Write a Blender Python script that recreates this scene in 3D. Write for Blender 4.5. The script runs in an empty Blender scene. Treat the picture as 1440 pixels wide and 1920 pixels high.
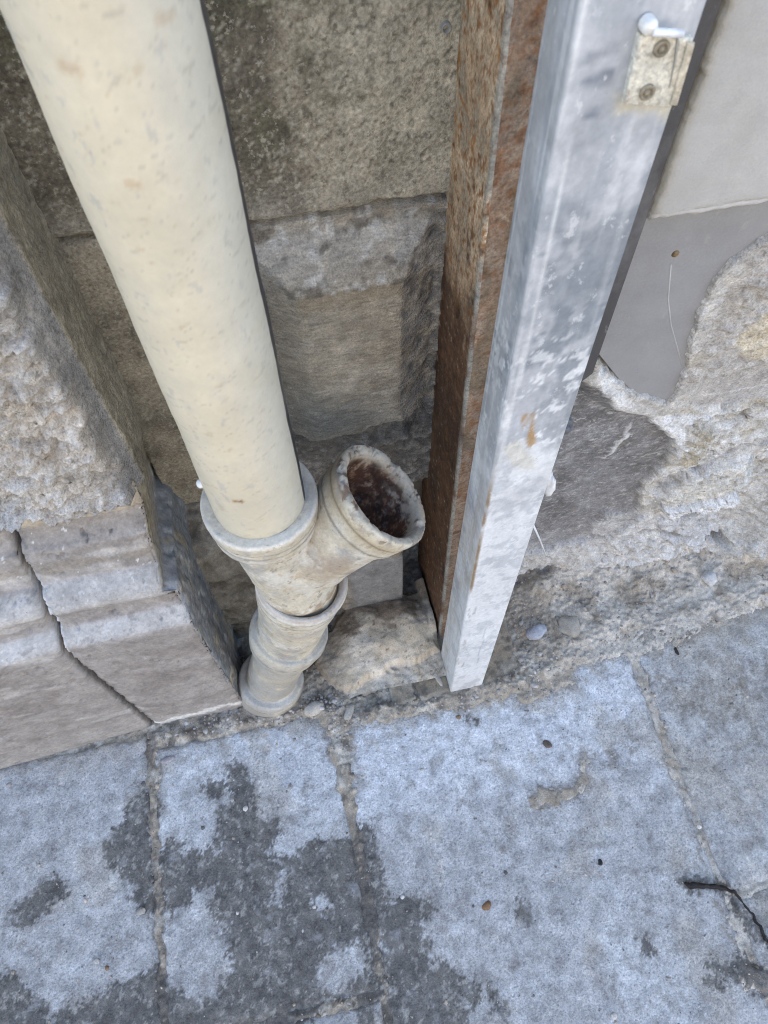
import bpy, math, random
import numpy as np
from mathutils import Vector, Matrix

# ------------------------------------------------------------------ camera, sky, sun, exposure
S = bpy.context.scene
C = S.collection
cam_data = bpy.data.cameras.new('camera'); cam = bpy.data.objects.new('camera', cam_data); C.objects.link(cam)
# rows: camera right / down / forward seen from the wall axes (X along the wall, Y into it, Z up)
CR = np.array(((0.977444,-0.210753,-0.013643),(-0.189619,-0.847311,-0.496093),(0.092994,0.487490,-0.868162)))
m = Matrix.Identity(4)
for i in range(3):
    m[i][0] = CR[0][i]; m[i][1] = -CR[1][i]; m[i][2] = -CR[2][i]
m[0][3], m[1][3], m[2][3] = 0.0, 0.0, 1.6
cam.matrix_world = m
cam_data.sensor_fit = 'VERTICAL'; cam_data.sensor_height = 36.0; cam_data.lens = 36.0 * 1400 / 1920
cam_data.clip_start = 0.02; cam_data.clip_end = 500
cam_data.dof.use_dof = True; cam_data.dof.focus_distance = 1.10; cam_data.dof.aperture_fstop = 11.0
S.camera = cam
S.cycles.use_denoising = True; S.cycles.denoising_prefilter = 'NONE'; S.cycles.denoising_input_passes = 'RGB_ALBEDO_NORMAL'; S.cycles.filter_width = 1.0

SUN_EL, SUN_ROT = math.radians(52), math.radians(-28)     # the sun stands behind the house: the corner is in its shade
w = bpy.data.worlds.new('World'); S.world = w; w.use_nodes = True
nt = w.node_tree; bg = nt.nodes['Background']
sky = nt.nodes.new('ShaderNodeTexSky'); sky.sky_type = 'NISHITA'; sky.sun_disc = False
sky.sun_elevation = SUN_EL; sky.sun_rotation = SUN_ROT
sky.air_density = 1.15; sky.dust_density = 0.9; sky.ozone_density = 1.0
nt.links.new(sky.outputs[0], bg.inputs[0]); bg.inputs[1].default_value = 0.12
sl = bpy.data.lights.new('sun', 'SUN'); sl.energy = 4.0; sl.angle = math.radians(0.5); sl.color = (1, .95, .88)
so = bpy.data.objects.new('sun', sl); C.objects.link(so)
sd = Vector((math.sin(SUN_ROT) * math.cos(SUN_EL), math.cos(SUN_ROT) * math.cos(SUN_EL), math.sin(SUN_EL)))
so.rotation_euler = (-sd).to_track_quat('-Z', 'Y').to_euler()
S.view_settings.view_transform = 'Standard'; S.view_settings.look = 'None'
S.view_settings.exposure = 2.5; S.view_settings.gamma = 1.0; S.view_settings.use_curve_mapping = False

# ------------------------------------------------------------------ numpy noise and shape helpers
rng = np.random.RandomState(7); random.seed(7)
_perm = np.concatenate([rng.permutation(256)] * 2)
_g = rng.normal(size=(256, 3)); _g /= np.linalg.norm(_g, axis=1)[:, None]

def pn(p):
    p = np.asarray(p, float); i = np.floor(p).astype(int); f = p - i; i &= 255
    u = f * f * f * (f * (f * 6 - 15) + 10); r = 0
    for a in (0, 1):
        wa = u[:, 0] if a else 1 - u[:, 0]
        for b in (0, 1):
            wb = u[:, 1] if b else 1 - u[:, 1]
            for c in (0, 1):
                wc = u[:, 2] if c else 1 - u[:, 2]
                h = _perm[_perm[_perm[(i[:, 0] + a) & 255] + ((i[:, 1] + b) & 255)] + ((i[:, 2] + c) & 255)]
                r = r + wa * wb * wc * (_g[h] * (f - (a, b, c))).sum(1)
    return r * 1.6

def fbm(p, scale, octs=4, gain=.5, seed=0):
    p = np.asarray(p, float) * scale + seed * 17.31
    r = 0; a = 1
    for _ in range(octs):
        r = r + a * pn(p); a *= gain; p = p * 2.03 + 5.7
    return r

def ridge(p, scale, octs=4, seed=0):
    p = np.asarray(p, float) * scale + seed * 11.7
    r = 0; a = 1
    for _ in range(octs):
        r = r + a * (1 - 2 * np.abs(pn(p))); a *= .5; p = p * 2.1 + 3.3
    return r / 2

def ss(x, a, b):
    t = np.clip((x - a) / (b - a), 0, 1); return t * t * (3 - 2 * t)

def P3(x, y, z=0):
    x = np.asarray(x, float); return np.stack([x, np.broadcast_to(y, x.shape), np.broadcast_to(z, x.shape)], 1)

def sdcap(x, y, a, b, r):
    ax, ay = a; bx, by = b; dx, dy = bx - ax, by - ay; L = dx * dx + dy * dy + 1e-12
    t = np.clip(((x - ax) * dx + (y - ay) * dy) / L, 0, 1)
    return r - np.hypot(x - ax - t * dx, y - ay - t * dy)

def sdline(x, y, pts, r):
    return np.max([sdcap(x, y, pts[i], pts[i + 1], r) for i in range(len(pts) - 1)], axis=0)

def sdpoly(x, y, poly):
    """signed distance, positive inside"""
    d = np.full(x.shape, 1e9); ins = np.zeros(x.shape, bool); n = len(poly)
    for i in range(n):
        a, b = poly[i], poly[(i + 1) % n]
        d = np.minimum(d, -sdcap(x, y, a, b, 0))
        c = ((a[1] > y) != (b[1] > y)) & (x < (b[0] - a[0]) * (y - a[1]) / (b[1] - a[1] + 1e-12) + a[0])
        ins ^= c
    return np.where(ins, d, -d)

def mix(c, d, t):
    return c + (np.asarray(d, float) - c) * np.broadcast_to(np.clip(t, 0, 1), (len(c),))[:, None]

def const(n, c):
    return np.tile(np.asarray(c, float), (n, 1))

def mesh_of(name, co, faces, mat, col=None, smooth=True, sharp=None):
    me = bpy.data.meshes.new(name)
    co = np.asarray(co, np.float32)
    if isinstance(faces, np.ndarray):
        nf = len(faces); k = faces.shape[1]
        me.vertices.add(len(co)); me.vertices.foreach_set('co', co.ravel())
        me.loops.add(nf * k); me.loops.foreach_set('vertex_index', faces.astype(np.int32).ravel())
        me.polygons.add(nf); me.polygons.foreach_set('loop_start', np.arange(0, nf * k, k, dtype=np.int32))
        me.update(calc_edges=True); me.validate()
    else:
        me.from_pydata([tuple(map(float, c)) for c in co], [], faces)
    if smooth:
        me.polygons.foreach_set('use_smooth', np.ones(len(me.polygons), bool))
    if col is not None and len(me.vertices) == len(col):
        at = me.color_attributes.new('col', 'FLOAT_COLOR', 'POINT')
        at.data.foreach_set('color', np.concatenate([np.clip(col, 0, 1), np.ones((len(col), 1))], 1).astype(np.float32).ravel())
    if mat: me.materials.append(mat)
    if sharp: me.set_sharp_from_angle(angle=math.radians(sharp))
    return me

def tag(o, label=None, cat=None, group=None, kind=None):
    for k, v in (('label', label), ('category', cat), ('group', group), ('kind', kind)):
        if v: o[k] = v
    return o

def obj(name, me, parent=None, loc=None):
    o = bpy.data.objects.new(name, me); C.objects.link(o)
    if parent is not None:
        o.parent = parent
        if loc is None: o.matrix_parent_inverse = Matrix.Translation(-parent_loc(parent))
    if loc is not None: o.location = loc
    return o

def parent_loc(p):
    v = Vector(p.location)
    while p.parent is not None:
        p = p.parent
    return v

def empty(name, loc, label, cat, group=None):
    o = bpy.data.objects.new(name, None); C.objects.link(o); o.location = loc; o.empty_display_size = .05
    return tag(o, label, cat, group)

def gridf(nv, nu, closed=False):
    a = np.arange(nv * nu).reshape(nv, nu)
    if closed: a = np.concatenate([a, a[:, :1]], 1)
    return np.stack([a[:-1, :-1].ravel(), a[:-1, 1:].ravel(), a[1:, 1:].ravel(), a[1:, :-1].ravel()], 1)

def sheet(name, co, nv, nu, mat, col, parent=None, skirt=None, smooth=True, flip=False, closed=False):
    """a displaced grid; its rim is folded back by `skirt` so that the piece has thickness"""
    g = co.reshape(nv, nu, 3); cl = col.reshape(nv, nu, 3)
    if skirt is not None:
        s = np.asarray(skirt, float)
        g = np.concatenate([g[:1] + s, g, g[-1:] + s], 0); cl = np.concatenate([cl[:1], cl, cl[-1:]], 0)
        if not closed:
            g = np.concatenate([g[:, :1] + s, g, g[:, -1:] + s], 1); cl = np.concatenate([cl[:, :1], cl, cl[:, -1:]], 1)
            for (i, j, ii, jj) in ((0, 0, 1, 1), (0, -1, 1, -2), (-1, 0, -2, 1), (-1, -1, -2, -2)): g[i, j] = g[ii, jj] + s
    nv, nu = g.shape[:2]
    f = gridf(nv, nu, closed)
    if flip: f = f[:, ::-1]
    return obj(name, mesh_of(name, g.reshape(-1, 3), f, mat, cl.reshape(-1, 3), smooth), parent)

def normals_of(g, closed=False):
    du = np.roll(g, -1, 1) - np.roll(g, 1, 1) if closed else np.gradient(g, axis=1)
    dv = np.gradient(g, axis=0)
    n = np.cross(du, dv); n /= np.linalg.norm(n, axis=2)[:, :, None] + 1e-12
    return n

# ------------------------------------------------------------------ materials
def material(name, rough=.85, grain=900, amt=.25, bump=.25, bdist=.002, bscale=500, scratch=None, spec=.3, metallic=0., blotch=.12, pits=0, detail=6, speck=None, chalk=()):
    """vertex colour x two scales of grain, with procedural relief"""
    mt = bpy.data.materials.new(name); mt.use_nodes = True
    n = mt.node_tree.nodes; l = mt.node_tree.links; b = n['Principled BSDF']
    b.inputs['Roughness'].default_value = rough; b.inputs['Specular IOR Level'].default_value = spec; b.inputs['Metallic'].default_value = metallic
    at = n.new('ShaderNodeVertexColor'); at.layer_name = 'col'
    tc = n.new('ShaderNodeTexCoord')
    def noise(sc, det, vec=None, rgh=.6):
        t = n.new('ShaderNodeTexNoise'); t.inputs['Scale'].default_value = sc; t.inputs['Detail'].default_value = det; t.inputs['Roughness'].default_value = rgh
        l.new(vec or tc.outputs['Object'], t.inputs['Vector']); return t.outputs['Fac']
    def rng_(fac, a, c, lo=.3, hi=.7):
        t = n.new('ShaderNodeMapRange'); t.inputs['From Min'].default_value = lo; t.inputs['From Max'].default_value = hi
        t.inputs['To Min'].default_value = a; t.inputs['To Max'].default_value = c; l.new(fac, t.inputs['Value']); return t.outputs['Result']
    def mul(a, c):
        t = n.new('ShaderNodeMath'); t.operation = 'MULTIPLY'; l.new(a, t.inputs[0]); l.new(c, t.inputs[1]); return t.outputs[0]
    k = mul(rng_(noise(grain, detail), 1 - amt, 1 + amt), rng_(noise(grain * .09, 5), 1 - blotch, 1 + blotch))
    vec = None
    if scratch:
        mp = n.new('ShaderNodeMapping'); mp.inputs['Scale'].default_value = scratch; l.new(tc.outputs['Object'], mp.inputs['Vector']); vec = mp.outputs['Vector']
        k = mul(k, rng_(noise(1, 5, vec), 1 - amt * .6, 1 + amt * .6))
    if speck:
        k = mul(k, rng_(noise(speck[0], 3), 1, 1 - speck[1], .56, .66)); k = mul(k, rng_(noise(speck[0] * .83, 3), 1 + speck[1] * .6, 1, .33, .42))
    cm = n.new('ShaderNodeMix'); cm.data_type = 'RGBA'; cm.blend_type = 'MULTIPLY'; cm.inputs['Factor'].default_value = 1
    l.new(at.outputs['Color'], cm.inputs[6]); 
    cb = n.new('ShaderNodeCombineColor')
    for i in range(3): l.new(k, cb.inputs[i])
    l.new(cb.outputs[0], cm.inputs[7]); last = cm.outputs[2]
    for (vs, lo, hi, colr, am) in chalk:                 # crisp-edged chalky or dirty patches
        mp = n.new('ShaderNodeMapping'); mp.inputs['Scale'].default_value = vs; mp.inputs['Location'].default_value = (vs[0] * .37, lo * 9, hi * 5); l.new(tc.outputs['Object'], mp.inputs['Vector'])
        mx = n.new('ShaderNodeMix'); mx.data_type = 'RGBA'; mx.inputs[7].default_value = (*colr, 1)
        l.new(rng_(noise(1, 9, mp.outputs['Vector'], .68), 0, am, lo, hi), mx.inputs['Factor']); l.new(last, mx.inputs[6]); last = mx.outputs[2]
    l.new(last, b.inputs['Base Color'])
    h = noise(bscale, 6, None, .65)
    if vec is not None:
        t = n.new('ShaderNodeMath'); t.operation = 'ADD'; l.new(h, t.inputs[0]); l.new(noise(1, 4, vec), t.inputs[1]); h = t.outputs[0]
    if pits:
        v = n.new('ShaderNodeTexVoronoi'); v.inputs['Scale'].default_value = pits; l.new(tc.outputs['Object'], v.inputs['Vector'])
        q = rng_(v.outputs['Distance'], -.6, 0, 0, .35)
        t = n.new('ShaderNodeMath'); t.operation = 'ADD'; l.new(h, t.inputs[0]); l.new(q, t.inputs[1]); h = t.outputs[0]
    bp = n.new('ShaderNodeBump'); bp.inputs['Strength'].default_value = bump; bp.inputs['Distance'].default_value = bdist
    l.new(h, bp.inputs['Height']); l.new(bp.outputs[0], b.inputs['Normal'])
    return mt

M_slab = material('paving concrete', .8, 330, .26, .8, .0025, 300, blotch=.30, pits=110, speck=(230, .28), chalk=[((46, 46, 46), .56, .66, (.27, .25, .215), .22), ((26, 26, 26), .55, .68, (.66, .65, .64), .25), ((150, 150, 150), .63, .68, (.11, .105, .10), .7)])
M_soil = material('dry dirt', .95, 380, .3, .45, .003, 220, blotch=.22, speck=(200, .14))
M_stone = material('weathered stone', .9, 420, .25, .55, .003, 260, blotch=.18)
M_rock = material('rock faced stone', .92, 300, .30, 1.0, .005, 130, blotch=.25, speck=(120, .3))
M_tool = material('tooled stone', .9, 450, .28, 1.2, .0045, 200, scratch=(60, 60, 260), blotch=.2, speck=(190, .2))
M_pit = material('pitted stone', .92, 260, .4, 1.2, .004, 190, blotch=.3, chalk=[((130, 130, 130), .56, .62, (.58, .54, .43), .65), ((90, 90, 90), .57, .64, (.10, .09, .065), .6)])
M_plinth = material('moulded stone', .82, 300, .14, .45, .002, 240, blotch=.2, pits=110, speck=(150, .14), chalk=[((22, 30, 30), .55, .68, (.43, .405, .375), .3), ((60, 60, 60), .60, .68, (.20, .185, .17), .35), ((110, 110, 110), .64, .68, (.14, .13, .12), .5)])
M_pipe = material('cream painted iron', .48, 120, .04, .3, .0015, 90, spec=.4, blotch=.07, chalk=[((10, 10, 4), .50, .70, (.47, .44, .35), .35), ((55, 55, 28), .64, .70, (.40, .33, .22), .4), ((160, 160, 90), .67, .71, (.28, .25, .2), .45)])
M_castpipe = material('dirty cream cast iron', .62, 260, .12, .4, .002, 200, spec=.35, blotch=.12, chalk=[((60, 60, 60), .60, .68, (.27, .215, .14), .55), ((110, 110, 110), .64, .69, (.13, .10, .07), .6), ((45, 45, 45), .58, .70, (.40, .40, .40), .4)])
M_rustin = material('rusty pipe bore', .85, 300, .5, 1.0, .005, 150, blotch=.4)
M_zinc = material('galvanised steel', .5, 200, .08, .2, .001, 220, scratch=(150, 150, 60), spec=.5, metallic=.2, blotch=.12, chalk=[((40, 40, 28), .56, .62, (.34, .36, .38), .30), ((75, 75, 50), .59, .64, (.76, .76, .74), .45), ((210, 210, 7), .65, .69, (.25, .26, .27), .4), ((95, 95, 60), .63, .68, (.42, .38, .30), .35), ((240, 240, 240), .66, .70, (.24, .24, .24), .6)])
M_rust = material('rusty steel', .75, 330, .3, .9, .003, 170, blotch=.3, speck=(160, .3), chalk=[((70, 70, 45), .58, .66, (.26, .115, .04), .6), ((120, 120, 90), .64, .69, (.08, .045, .025), .6), ((85, 85, 60), .63, .70, (.60, .50, .36), .5)])
M_board = material('cement board', .88, 500, .06, .45, .002, 330, blotch=.05)
M_sheet = material('grey sheet metal', .5, 300, .06, .15, .001, 150, spec=.4, metallic=.2, blotch=.07, chalk=[((7, 7, 5), .48, .68, (.36, .355, .35), .4), ((60, 60, 30), .62, .70, (.42, .40, .37), .45), ((190, 190, 120), .67, .70, (.14, .13, .12), .6)])
M_wall = material('broken wall stone', .93, 360, .28, 1.0, .004, 200, blotch=.22, speck=(170, .25), chalk=[((70, 70, 110), .60, .66, (.68, .67, .64), .6), ((60, 60, 90), .61, .67, (.36, .29, .18), .55)])
M_pebble = material('small stone', .88, 420, .25, .5, .002, 400, blotch=.2)
M_plast = material('white plastic', .5, 300, .04, .05, .0005, 300)
M_twig = material('wet twig', .5, 500, .4, .8, .002, 400)
M_far = material('far masonry', .9, 3, .12, .1, .01, 10, blotch=.1)

# ------------------------------------------------------------------ far ground and the street round the corner
def plain_box(name, lo, hi, mat, col, parent=None):
    x0, y0, z0 = lo; x1, y1, z1 = hi
    co = [(x0, y0, z0), (x1, y0, z0), (x1, y1, z0), (x0, y1, z0), (x0, y0, z1), (x1, y0, z1), (x1, y1, z1), (x0, y1, z1)]
    fs = [(3, 2, 1, 0), (4, 5, 6, 7), (0, 1, 5, 4), (1, 2, 6, 5), (2, 3, 7, 6), (3, 0, 4, 7)]
    return obj(name, mesh_of(name, co, fs, mat, const(8, col), False), parent)

far = obj('ground', mesh_of('ground', [(-150, -150, -.06), (150, -150, -.06), (150, 150, -.06), (-150, 150, -.06)], [(0, 1, 2, 3)], M_far, const(4, (.24, .235, .225))))
tag(far, kind='structure')

# sunlit house front on the other side of the street
op = empty('house_front', (0, -8.6, 0), 'sunlit ochre plastered house front on the opposite side of the street', 'house')
plain_box('facade', (-14, -9.6, -.05), (14, -8.6, 6.8), M_far, (.47, .415, .345), op)
for i in range(7):
    for zz in (1.0, 4.0):
        plain_box('window', (-12 + i * 3.7, -8.62, zz), (-10.8 + i * 3.7, -8.57, zz + 1.6), M_far, (.12, .12, .13), op)

# ------------------------------------------------------------------ ground colour and dirt cover
DIRT = [  # (points, radius, height) of dirt lying on the paving
    ([(0.324,0.179),(0.369,0.177)], .020, 1.0), ([(0.366,0.169),(0.434,0.186),(0.450,0.231)], .020, .9), ([(0.508,0.246),(0.512,0.196)], .016, .6),
    ([(0.353,0.033),(0.368,0.030)], .009, .5), ([(0.232,0.114),(0.236,0.109)], .009, .6), ([(0.251,-0.000),(0.248,-0.011)], .012, .25),
    ([(-0.043,0.435),(-0.035,0.365)], .036, 1.1), ([(-0.035,0.365),(-0.039,0.258)], .018, .9), ([(-0.039,0.258),(-0.028,0.069)], .007, .55), ([(-0.028,0.069),(-0.039,-0.102)], .006, .4),
    ([(0.032,0.413),(0.230,0.408)], .022, .95), ([(0.217,0.403),(0.382,0.413)], .026, 1.15), ([(0.374,0.390),(0.472,0.411)], .032, 1.1), ([(0.455,0.433),(0.654,0.433)], .022, .95), ([(0.642,0.436),(0.787,0.449)], .030, 1.1), ([(0.792,0.461),(0.991,0.483)], .034, 1.2), ([(-0.112,0.450),(-0.021,0.442)], .024, .8), ([(-0.419,0.443),(-0.427,0.281)], .008, .65), ([(-0.427,0.281),(-0.435,-0.025)], .006, .45),
    ([(-0.283,0.458),(-0.135,0.449)], .016, .9), ([(-0.407,0.463),(-0.272,0.450)], .010, .9),
    ([(0.251,0.396),(0.380,0.407)], .020, .7), ([(0.378,0.402),(0.429,0.464)], .050, 1.0), ([(0.463,0.495),(0.628,0.497)], .060, 1.3), ([(0.416,0.427),(0.557,0.442),(0.654,0.465)], .030, 1.1), ([(0.638,0.456),(0.632,0.334)], .012, .9),
    ([(0.638,0.332),(0.622,0.166)], .011, .62), ([(0.622,0.166),(0.613,-0.032)], .008, .58), ([(0.603,-0.067),(0.624,-0.203)], .011, .6), ([(0.607,-0.195),(0.651,-0.200)], .020, 1.1),
    ([(0.676,0.336),(0.746,0.273),(0.905,0.322)], .060, .55), ([(0.583,0.286),(0.552,0.236)], .03, .35), ([(0.603,-0.067),(0.713,-0.065)], .005, .45), ([(0.681,0.208),(0.822,0.155)], .04, .35),
    ([(0.717,0.464),(1.001,0.516)], .030, 1.0), ([(-0.214,-0.079),(-0.041,-0.088)], .008, .7), ([(-0.298,0.213),(-0.261,0.348),(-0.213,0.296)], .02, .45), ([(-0.666,0.207),(-0.616,0.220)], .017, .35),
    ([(-0.369,0.171),(-0.336,0.136)], .012, .25), ([(-0.531,0.178),(-0.510,0.220)], .012, .2),
]
WET = [   # dark wet marks on the slabs
    ([(-0.447,0.326),(-0.498,0.266)], .035), ([(-0.498,0.266),(-0.459,0.209)], .030), ([(-0.456,0.317),(-0.449,0.198)], .022), ([(-0.686,0.188),(-0.621,0.218)], .026), ([(-0.720,0.053),(-0.681,0.012)], .050), ([(-0.551,-0.012),(-0.450,0.011)], .040),
    ([(-0.461,0.172),(-0.442,0.149)], .018), ([(-0.597,-0.002),(-0.457,-0.032)], .03),
    ([(-0.260,0.359),(-0.238,0.270)], .024), ([(-0.311,0.343),(-0.296,0.335)], .018), ([(-0.284,0.240),(-0.210,0.234)], .030), ([(-0.280,0.279),(-0.267,0.206)], .025), ([(-0.393,0.195),(-0.239,0.181)], .038), ([(-0.242,0.153),(-0.079,0.127)], .045),
    ([(-0.130,0.167),(-0.062,0.162)], .030), ([(-0.287,0.125),(-0.058,0.076)], .050), ([(-0.274,0.059),(-0.067,0.032)], .045), ([(-0.272,-0.002),(-0.153,-0.002)], .045), ([(-0.314,-0.034),(-0.191,-0.053)], .050),
    ([(-0.413,-0.013),(-0.327,-0.064)], .045), ([(-0.400,0.235),(-0.386,0.156)], .025), ([(-0.152,-0.053),(-0.056,-0.065)], .02), ([(-0.024,0.193),(-0.030,0.060)], .022), ([(-0.064,-0.004),(-0.074,-0.102)], .02), ([(-0.406,0.151),(-0.397,0.140)], .02),
    ([(0.017,0.041),(0.064,0.040)], .024), ([(0.009,0.025),(0.014,-0.063)], .046), ([(0.010,-0.079),(0.067,-0.091)], .038), ([(-0.009,-0.116),(0.055,-0.138)], .045), ([(0.104,-0.100),(0.115,-0.114)], .020), ([(0.149,-0.119),(0.156,-0.121)], .010),
    ([(0.161,-0.147),(0.162,-0.151)], .012), ([(0.249,-0.007),(0.246,-0.010)], .017), ([(0.447,-0.110),(0.449,-0.114)], .015), ([(0.556,-0.027),(0.652,-0.055)], .011), ([(0.624,-0.044),(0.669,-0.153)], .008), ([(0.559,-0.164),(0.637,-0.197)], .014),
    ([(0.539,-0.185),(0.552,-0.192)], .012), ([(0.247,0.360),(0.243,0.366)], .009), ([(0.600,-0.177),(0.640,-0.211)], .026), ([(-0.010,0.131),(-0.006,0.074)], .012),
]
DRY = [([(-0.375,0.094),(-0.365,0.044)], .042), ([(-0.399,0.051),(-0.358,0.008)], .03), ([(-0.129,-0.033),(-0.086,-0.016)], .026), ([(-0.127,0.091),(-0.119,0.080)], .010), ([(-0.207,0.108),(-0.190,0.151)], .008)]

def wetness(x, y):
    p = P3(x, y)
    wx = x + .010 * fbm(p, 45, 3, .6, 1); wy = y + .010 * fbm(p, 45, 3, .6, 2)
    d = np.full(x.shape, -1.)
    for pts, r in WET: d = np.maximum(d, sdline(wx, wy, pts, r * .92))
    for pts, r in DRY: d = np.minimum(d, -sdline(wx, wy, pts, r))
    d = d + .012 * fbm(p, 120, 4, .65, 3)
    return ss(d, -.003, .004), ss(d, -.030, .004) * ss(fbm(p, 34, 4, .6, 15), -.25, .5)

def dirt(x, y):
    p = P3(x, y)
    wx = x + .012 * fbm(p, 40, 3, .6, 5); wy = y + .012 * fbm(p, 40, 3, .6, 6)
    h = np.zeros(x.shape)
    for pts, r, a in DIRT: h = np.maximum(h, a * ss(sdline(wx, wy, pts, r), -r * .5, r * .8))
    return h

def pave_color(x, y):
    n = len(x); p = P3(x, y)
    c = const(n, (.43, .415, .395))
    c = mix(c, (.56, .55, .53), ss(fbm(p, 5, 3, .5, 8), -.1, .7))
    c = mix(c, (.66, .655, .65), .85 * ss(sdline(x, y, [(0.048,0.324),(0.370,0.321),(0.541,0.366)], .14), -.06, .12))
    c = mix(c, (.64, .635, .63), .6 * ss(sdline(x, y, [(-0.276,0.417),(-0.129,0.341)], .08), -.03, .06))
    c = mix(c, (.26, .24, .215), .55 * ss(fbm(p, 26, 4, .6, 9), .2, .75))
    c = mix(c, (.42, .40, .365), .75 * ss(x, .58, .72) * ss(y, -.15, .25)); c = mix(c, (.27, .245, .205), .6 * ss(x, .60, .66) * ss(fbm(p, 11, 4, .6, 17), .05, .5))
    c = mix(c, (.43, .385, .32), .55 * ss(fbm(p, 7, 4, .6, 19) + .35 * ss(x, .3, .7) + .2 * ss(y, .1, .4), .25, .75))
    c *= (1 + .22 * fbm(p, 150, 3, .7, 10))[:, None]
    spk = fbm(p, 330, 2, .6, 12)
    c = mix(c, (.16, .16, .16), .6 * ss(spk, .45, .8))
    c = mix(c, (.62, .61, .59), .5 * ss(-spk, .5, .8))
    c = mix(c, (.235, .20, .155), .7 * ss(dirt(x, y) + .35 * fbm(p, 90, 4, .6, 11), .22, .75))
    edge = .452 + .025 * ss(-x, .44, .5) - .055 * ss(x, -.12, .0) + .07 * ss(x, .40, .62)
    c = mix(c, (.40, .35, .28), .75 * ss(y - edge + .05 * fbm(p, 30, 4, .65, 18) + .03 * ss(x, .3, .6), -.045, .02))
    wt, damp = wetness(x, y)
    c = mix(c, (.24, .225, .20), .62 * damp)
    wc = const(n, (.122, .112, .098)) * (1 + .45 * fbm(p, 60, 4, .6, 13) + .3 * spk)[:, None]
    wc = mix(wc, (.17, .155, .13), .6 * ss(fbm(p, 20, 4, .6, 16), .0, .6)); wc = mix(wc, (.34, .32, .28), .85 * ss(fbm(p, 75, 4, .7, 14), .36, .75))
    c = mix(c, wc, wt * .93)
    return np.clip(c, .02, .9)

# ------------------------------------------------------------------ pavement: a bed and its slabs
pave = obj('pavement', mesh_of('pavement', [(-1.7, -2.6, -.05), (2.2, -2.6, -.05), (2.2, .48, -.05), (-1.7, .48, -.05)], [(0, 1, 2, 3)], M_far, const(4, (.2, .17, .13))))
tag(pave, kind='structure')

def slab(x0, x1, y0, y1, tilt=(0, 0, 0), res=.003, seed=0):
    nu = max(8, int((x1 - x0) / res)); nv = max(8, int((y1 - y0) / res))
    X, Y = np.meshgrid(np.linspace(x0, x1, nu), np.linspace(y0, y1, nv)); x = X.ravel(); y = Y.ravel(); p = P3(x, y)
    e = np.minimum(np.minimum(x - x0, x1 - x), np.minimum(y - y0, y1 - y))
    e = e + .006 * fbm(p, 30, 4, .6, 20 + seed)
    z = -.010 * np.exp(-np.clip(e, -.01, 1) / .006) + .0016 * fbm(p, 9, 3, .5, 21) + .0006 * fbm(p, 180, 3, .7, 22)
    z += tilt[0] + tilt[1] * (x - x0) + tilt[2] * (y - y0)
    wob = .004 * fbm(p, 14, 3, .5, 23 + seed)
    edge = np.exp(-np.clip(np.minimum(x - x0, x1 - x), 0, 1) / .03)
    co = np.stack([x + wob * edge, y + .6 * wob * np.exp(-np.clip(np.minimum(y - y0, y1 - y), 0, 1) / .03), z], 1)
    return sheet('paving_slab', co, nv, nu, M_slab, pave_color(x, y), pave, skirt=(0, 0, -.045))

g = .006
slab(-1.15, -.431 - g, -.080 + g, .478, (0, 0, 0), seed=1)
slab(-.431 + g, -.041 - g, -.080 + g, .445, (.001, 0, 0), seed=2)
slab(-.041 + g, .632 - g, -.50, .446, (0, 0, .0), seed=3)
slab(.632 + g, 1.35, -.062 + g, .50, (.002, .002, 0), seed=4)
slab(-1.15, -.436 - g, -.62, -.080 - g, seed=5)
slab(-.433 + g, -.041 - g, -.62, -.080 - g, (.001, 0, 0), seed=6)
slab(.632 + g, 1.35, -.62, -.062 - g, (.002, 0, 0), seed=7)
for i, (a, b, c, d) in enumerate(((-1.15, -.44, -1.3, -.63), (-.43, -.05, -1.3, -.63), (-.035, .62, -1.3, -.51), (.64, 1.35, -1.3, -.63))):
    slab(a, b, c, d, res=.012, seed=8 + i)

# ------------------------------------------------------------------ soil: joint fill, dirt spilled on the slabs and the heap at the wall foot
def soil_h(x, y):
    p = P3(x, y); n1 = fbm(p, 28, 4, .55, 30); n2 = fbm(p, 140, 4, .65, 31)
    h = -.0075 + .0095 * dirt(x, y) + .0016 * n1 * ss(dirt(x, y), 0, .5) + .0022 * n2
    edge = .452 + .025 * ss(-x, .44, .5) - .055 * ss(x, -.12, .0) + .07 * ss(x, .40, .62)
    st = ss(y, edge - .012 + .02 * n1, edge + .03 + .02 * n1)
    h = h + st * (.007 - .006 * ss(-x, .19, .22) + .002 * ss(x, .36, .42) + (.0026 * n2 + .0035 * n1) * (1 - .45 * ss(x, .36, .45)))
    heap = ss(x, .33, .48)
    h = h + heap * (.042 * ss(y, .50 - .05 * ss(x, .7, 1.2), .70) + .0025 * n1 * st + .006 * ss(fbm(p, 9, 3, .5, 32), .0, .7) * st)
    h = h + .13 * ss(sdcap(x, y, (1.08, .68), (1.5, .60), .20), 0, .22) * (1 + .2 * n1)
    h = h - .016 * ss(sdcap(x, y, (.36, .64), (.50, .65), .035), 0, .04)
    return h

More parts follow.
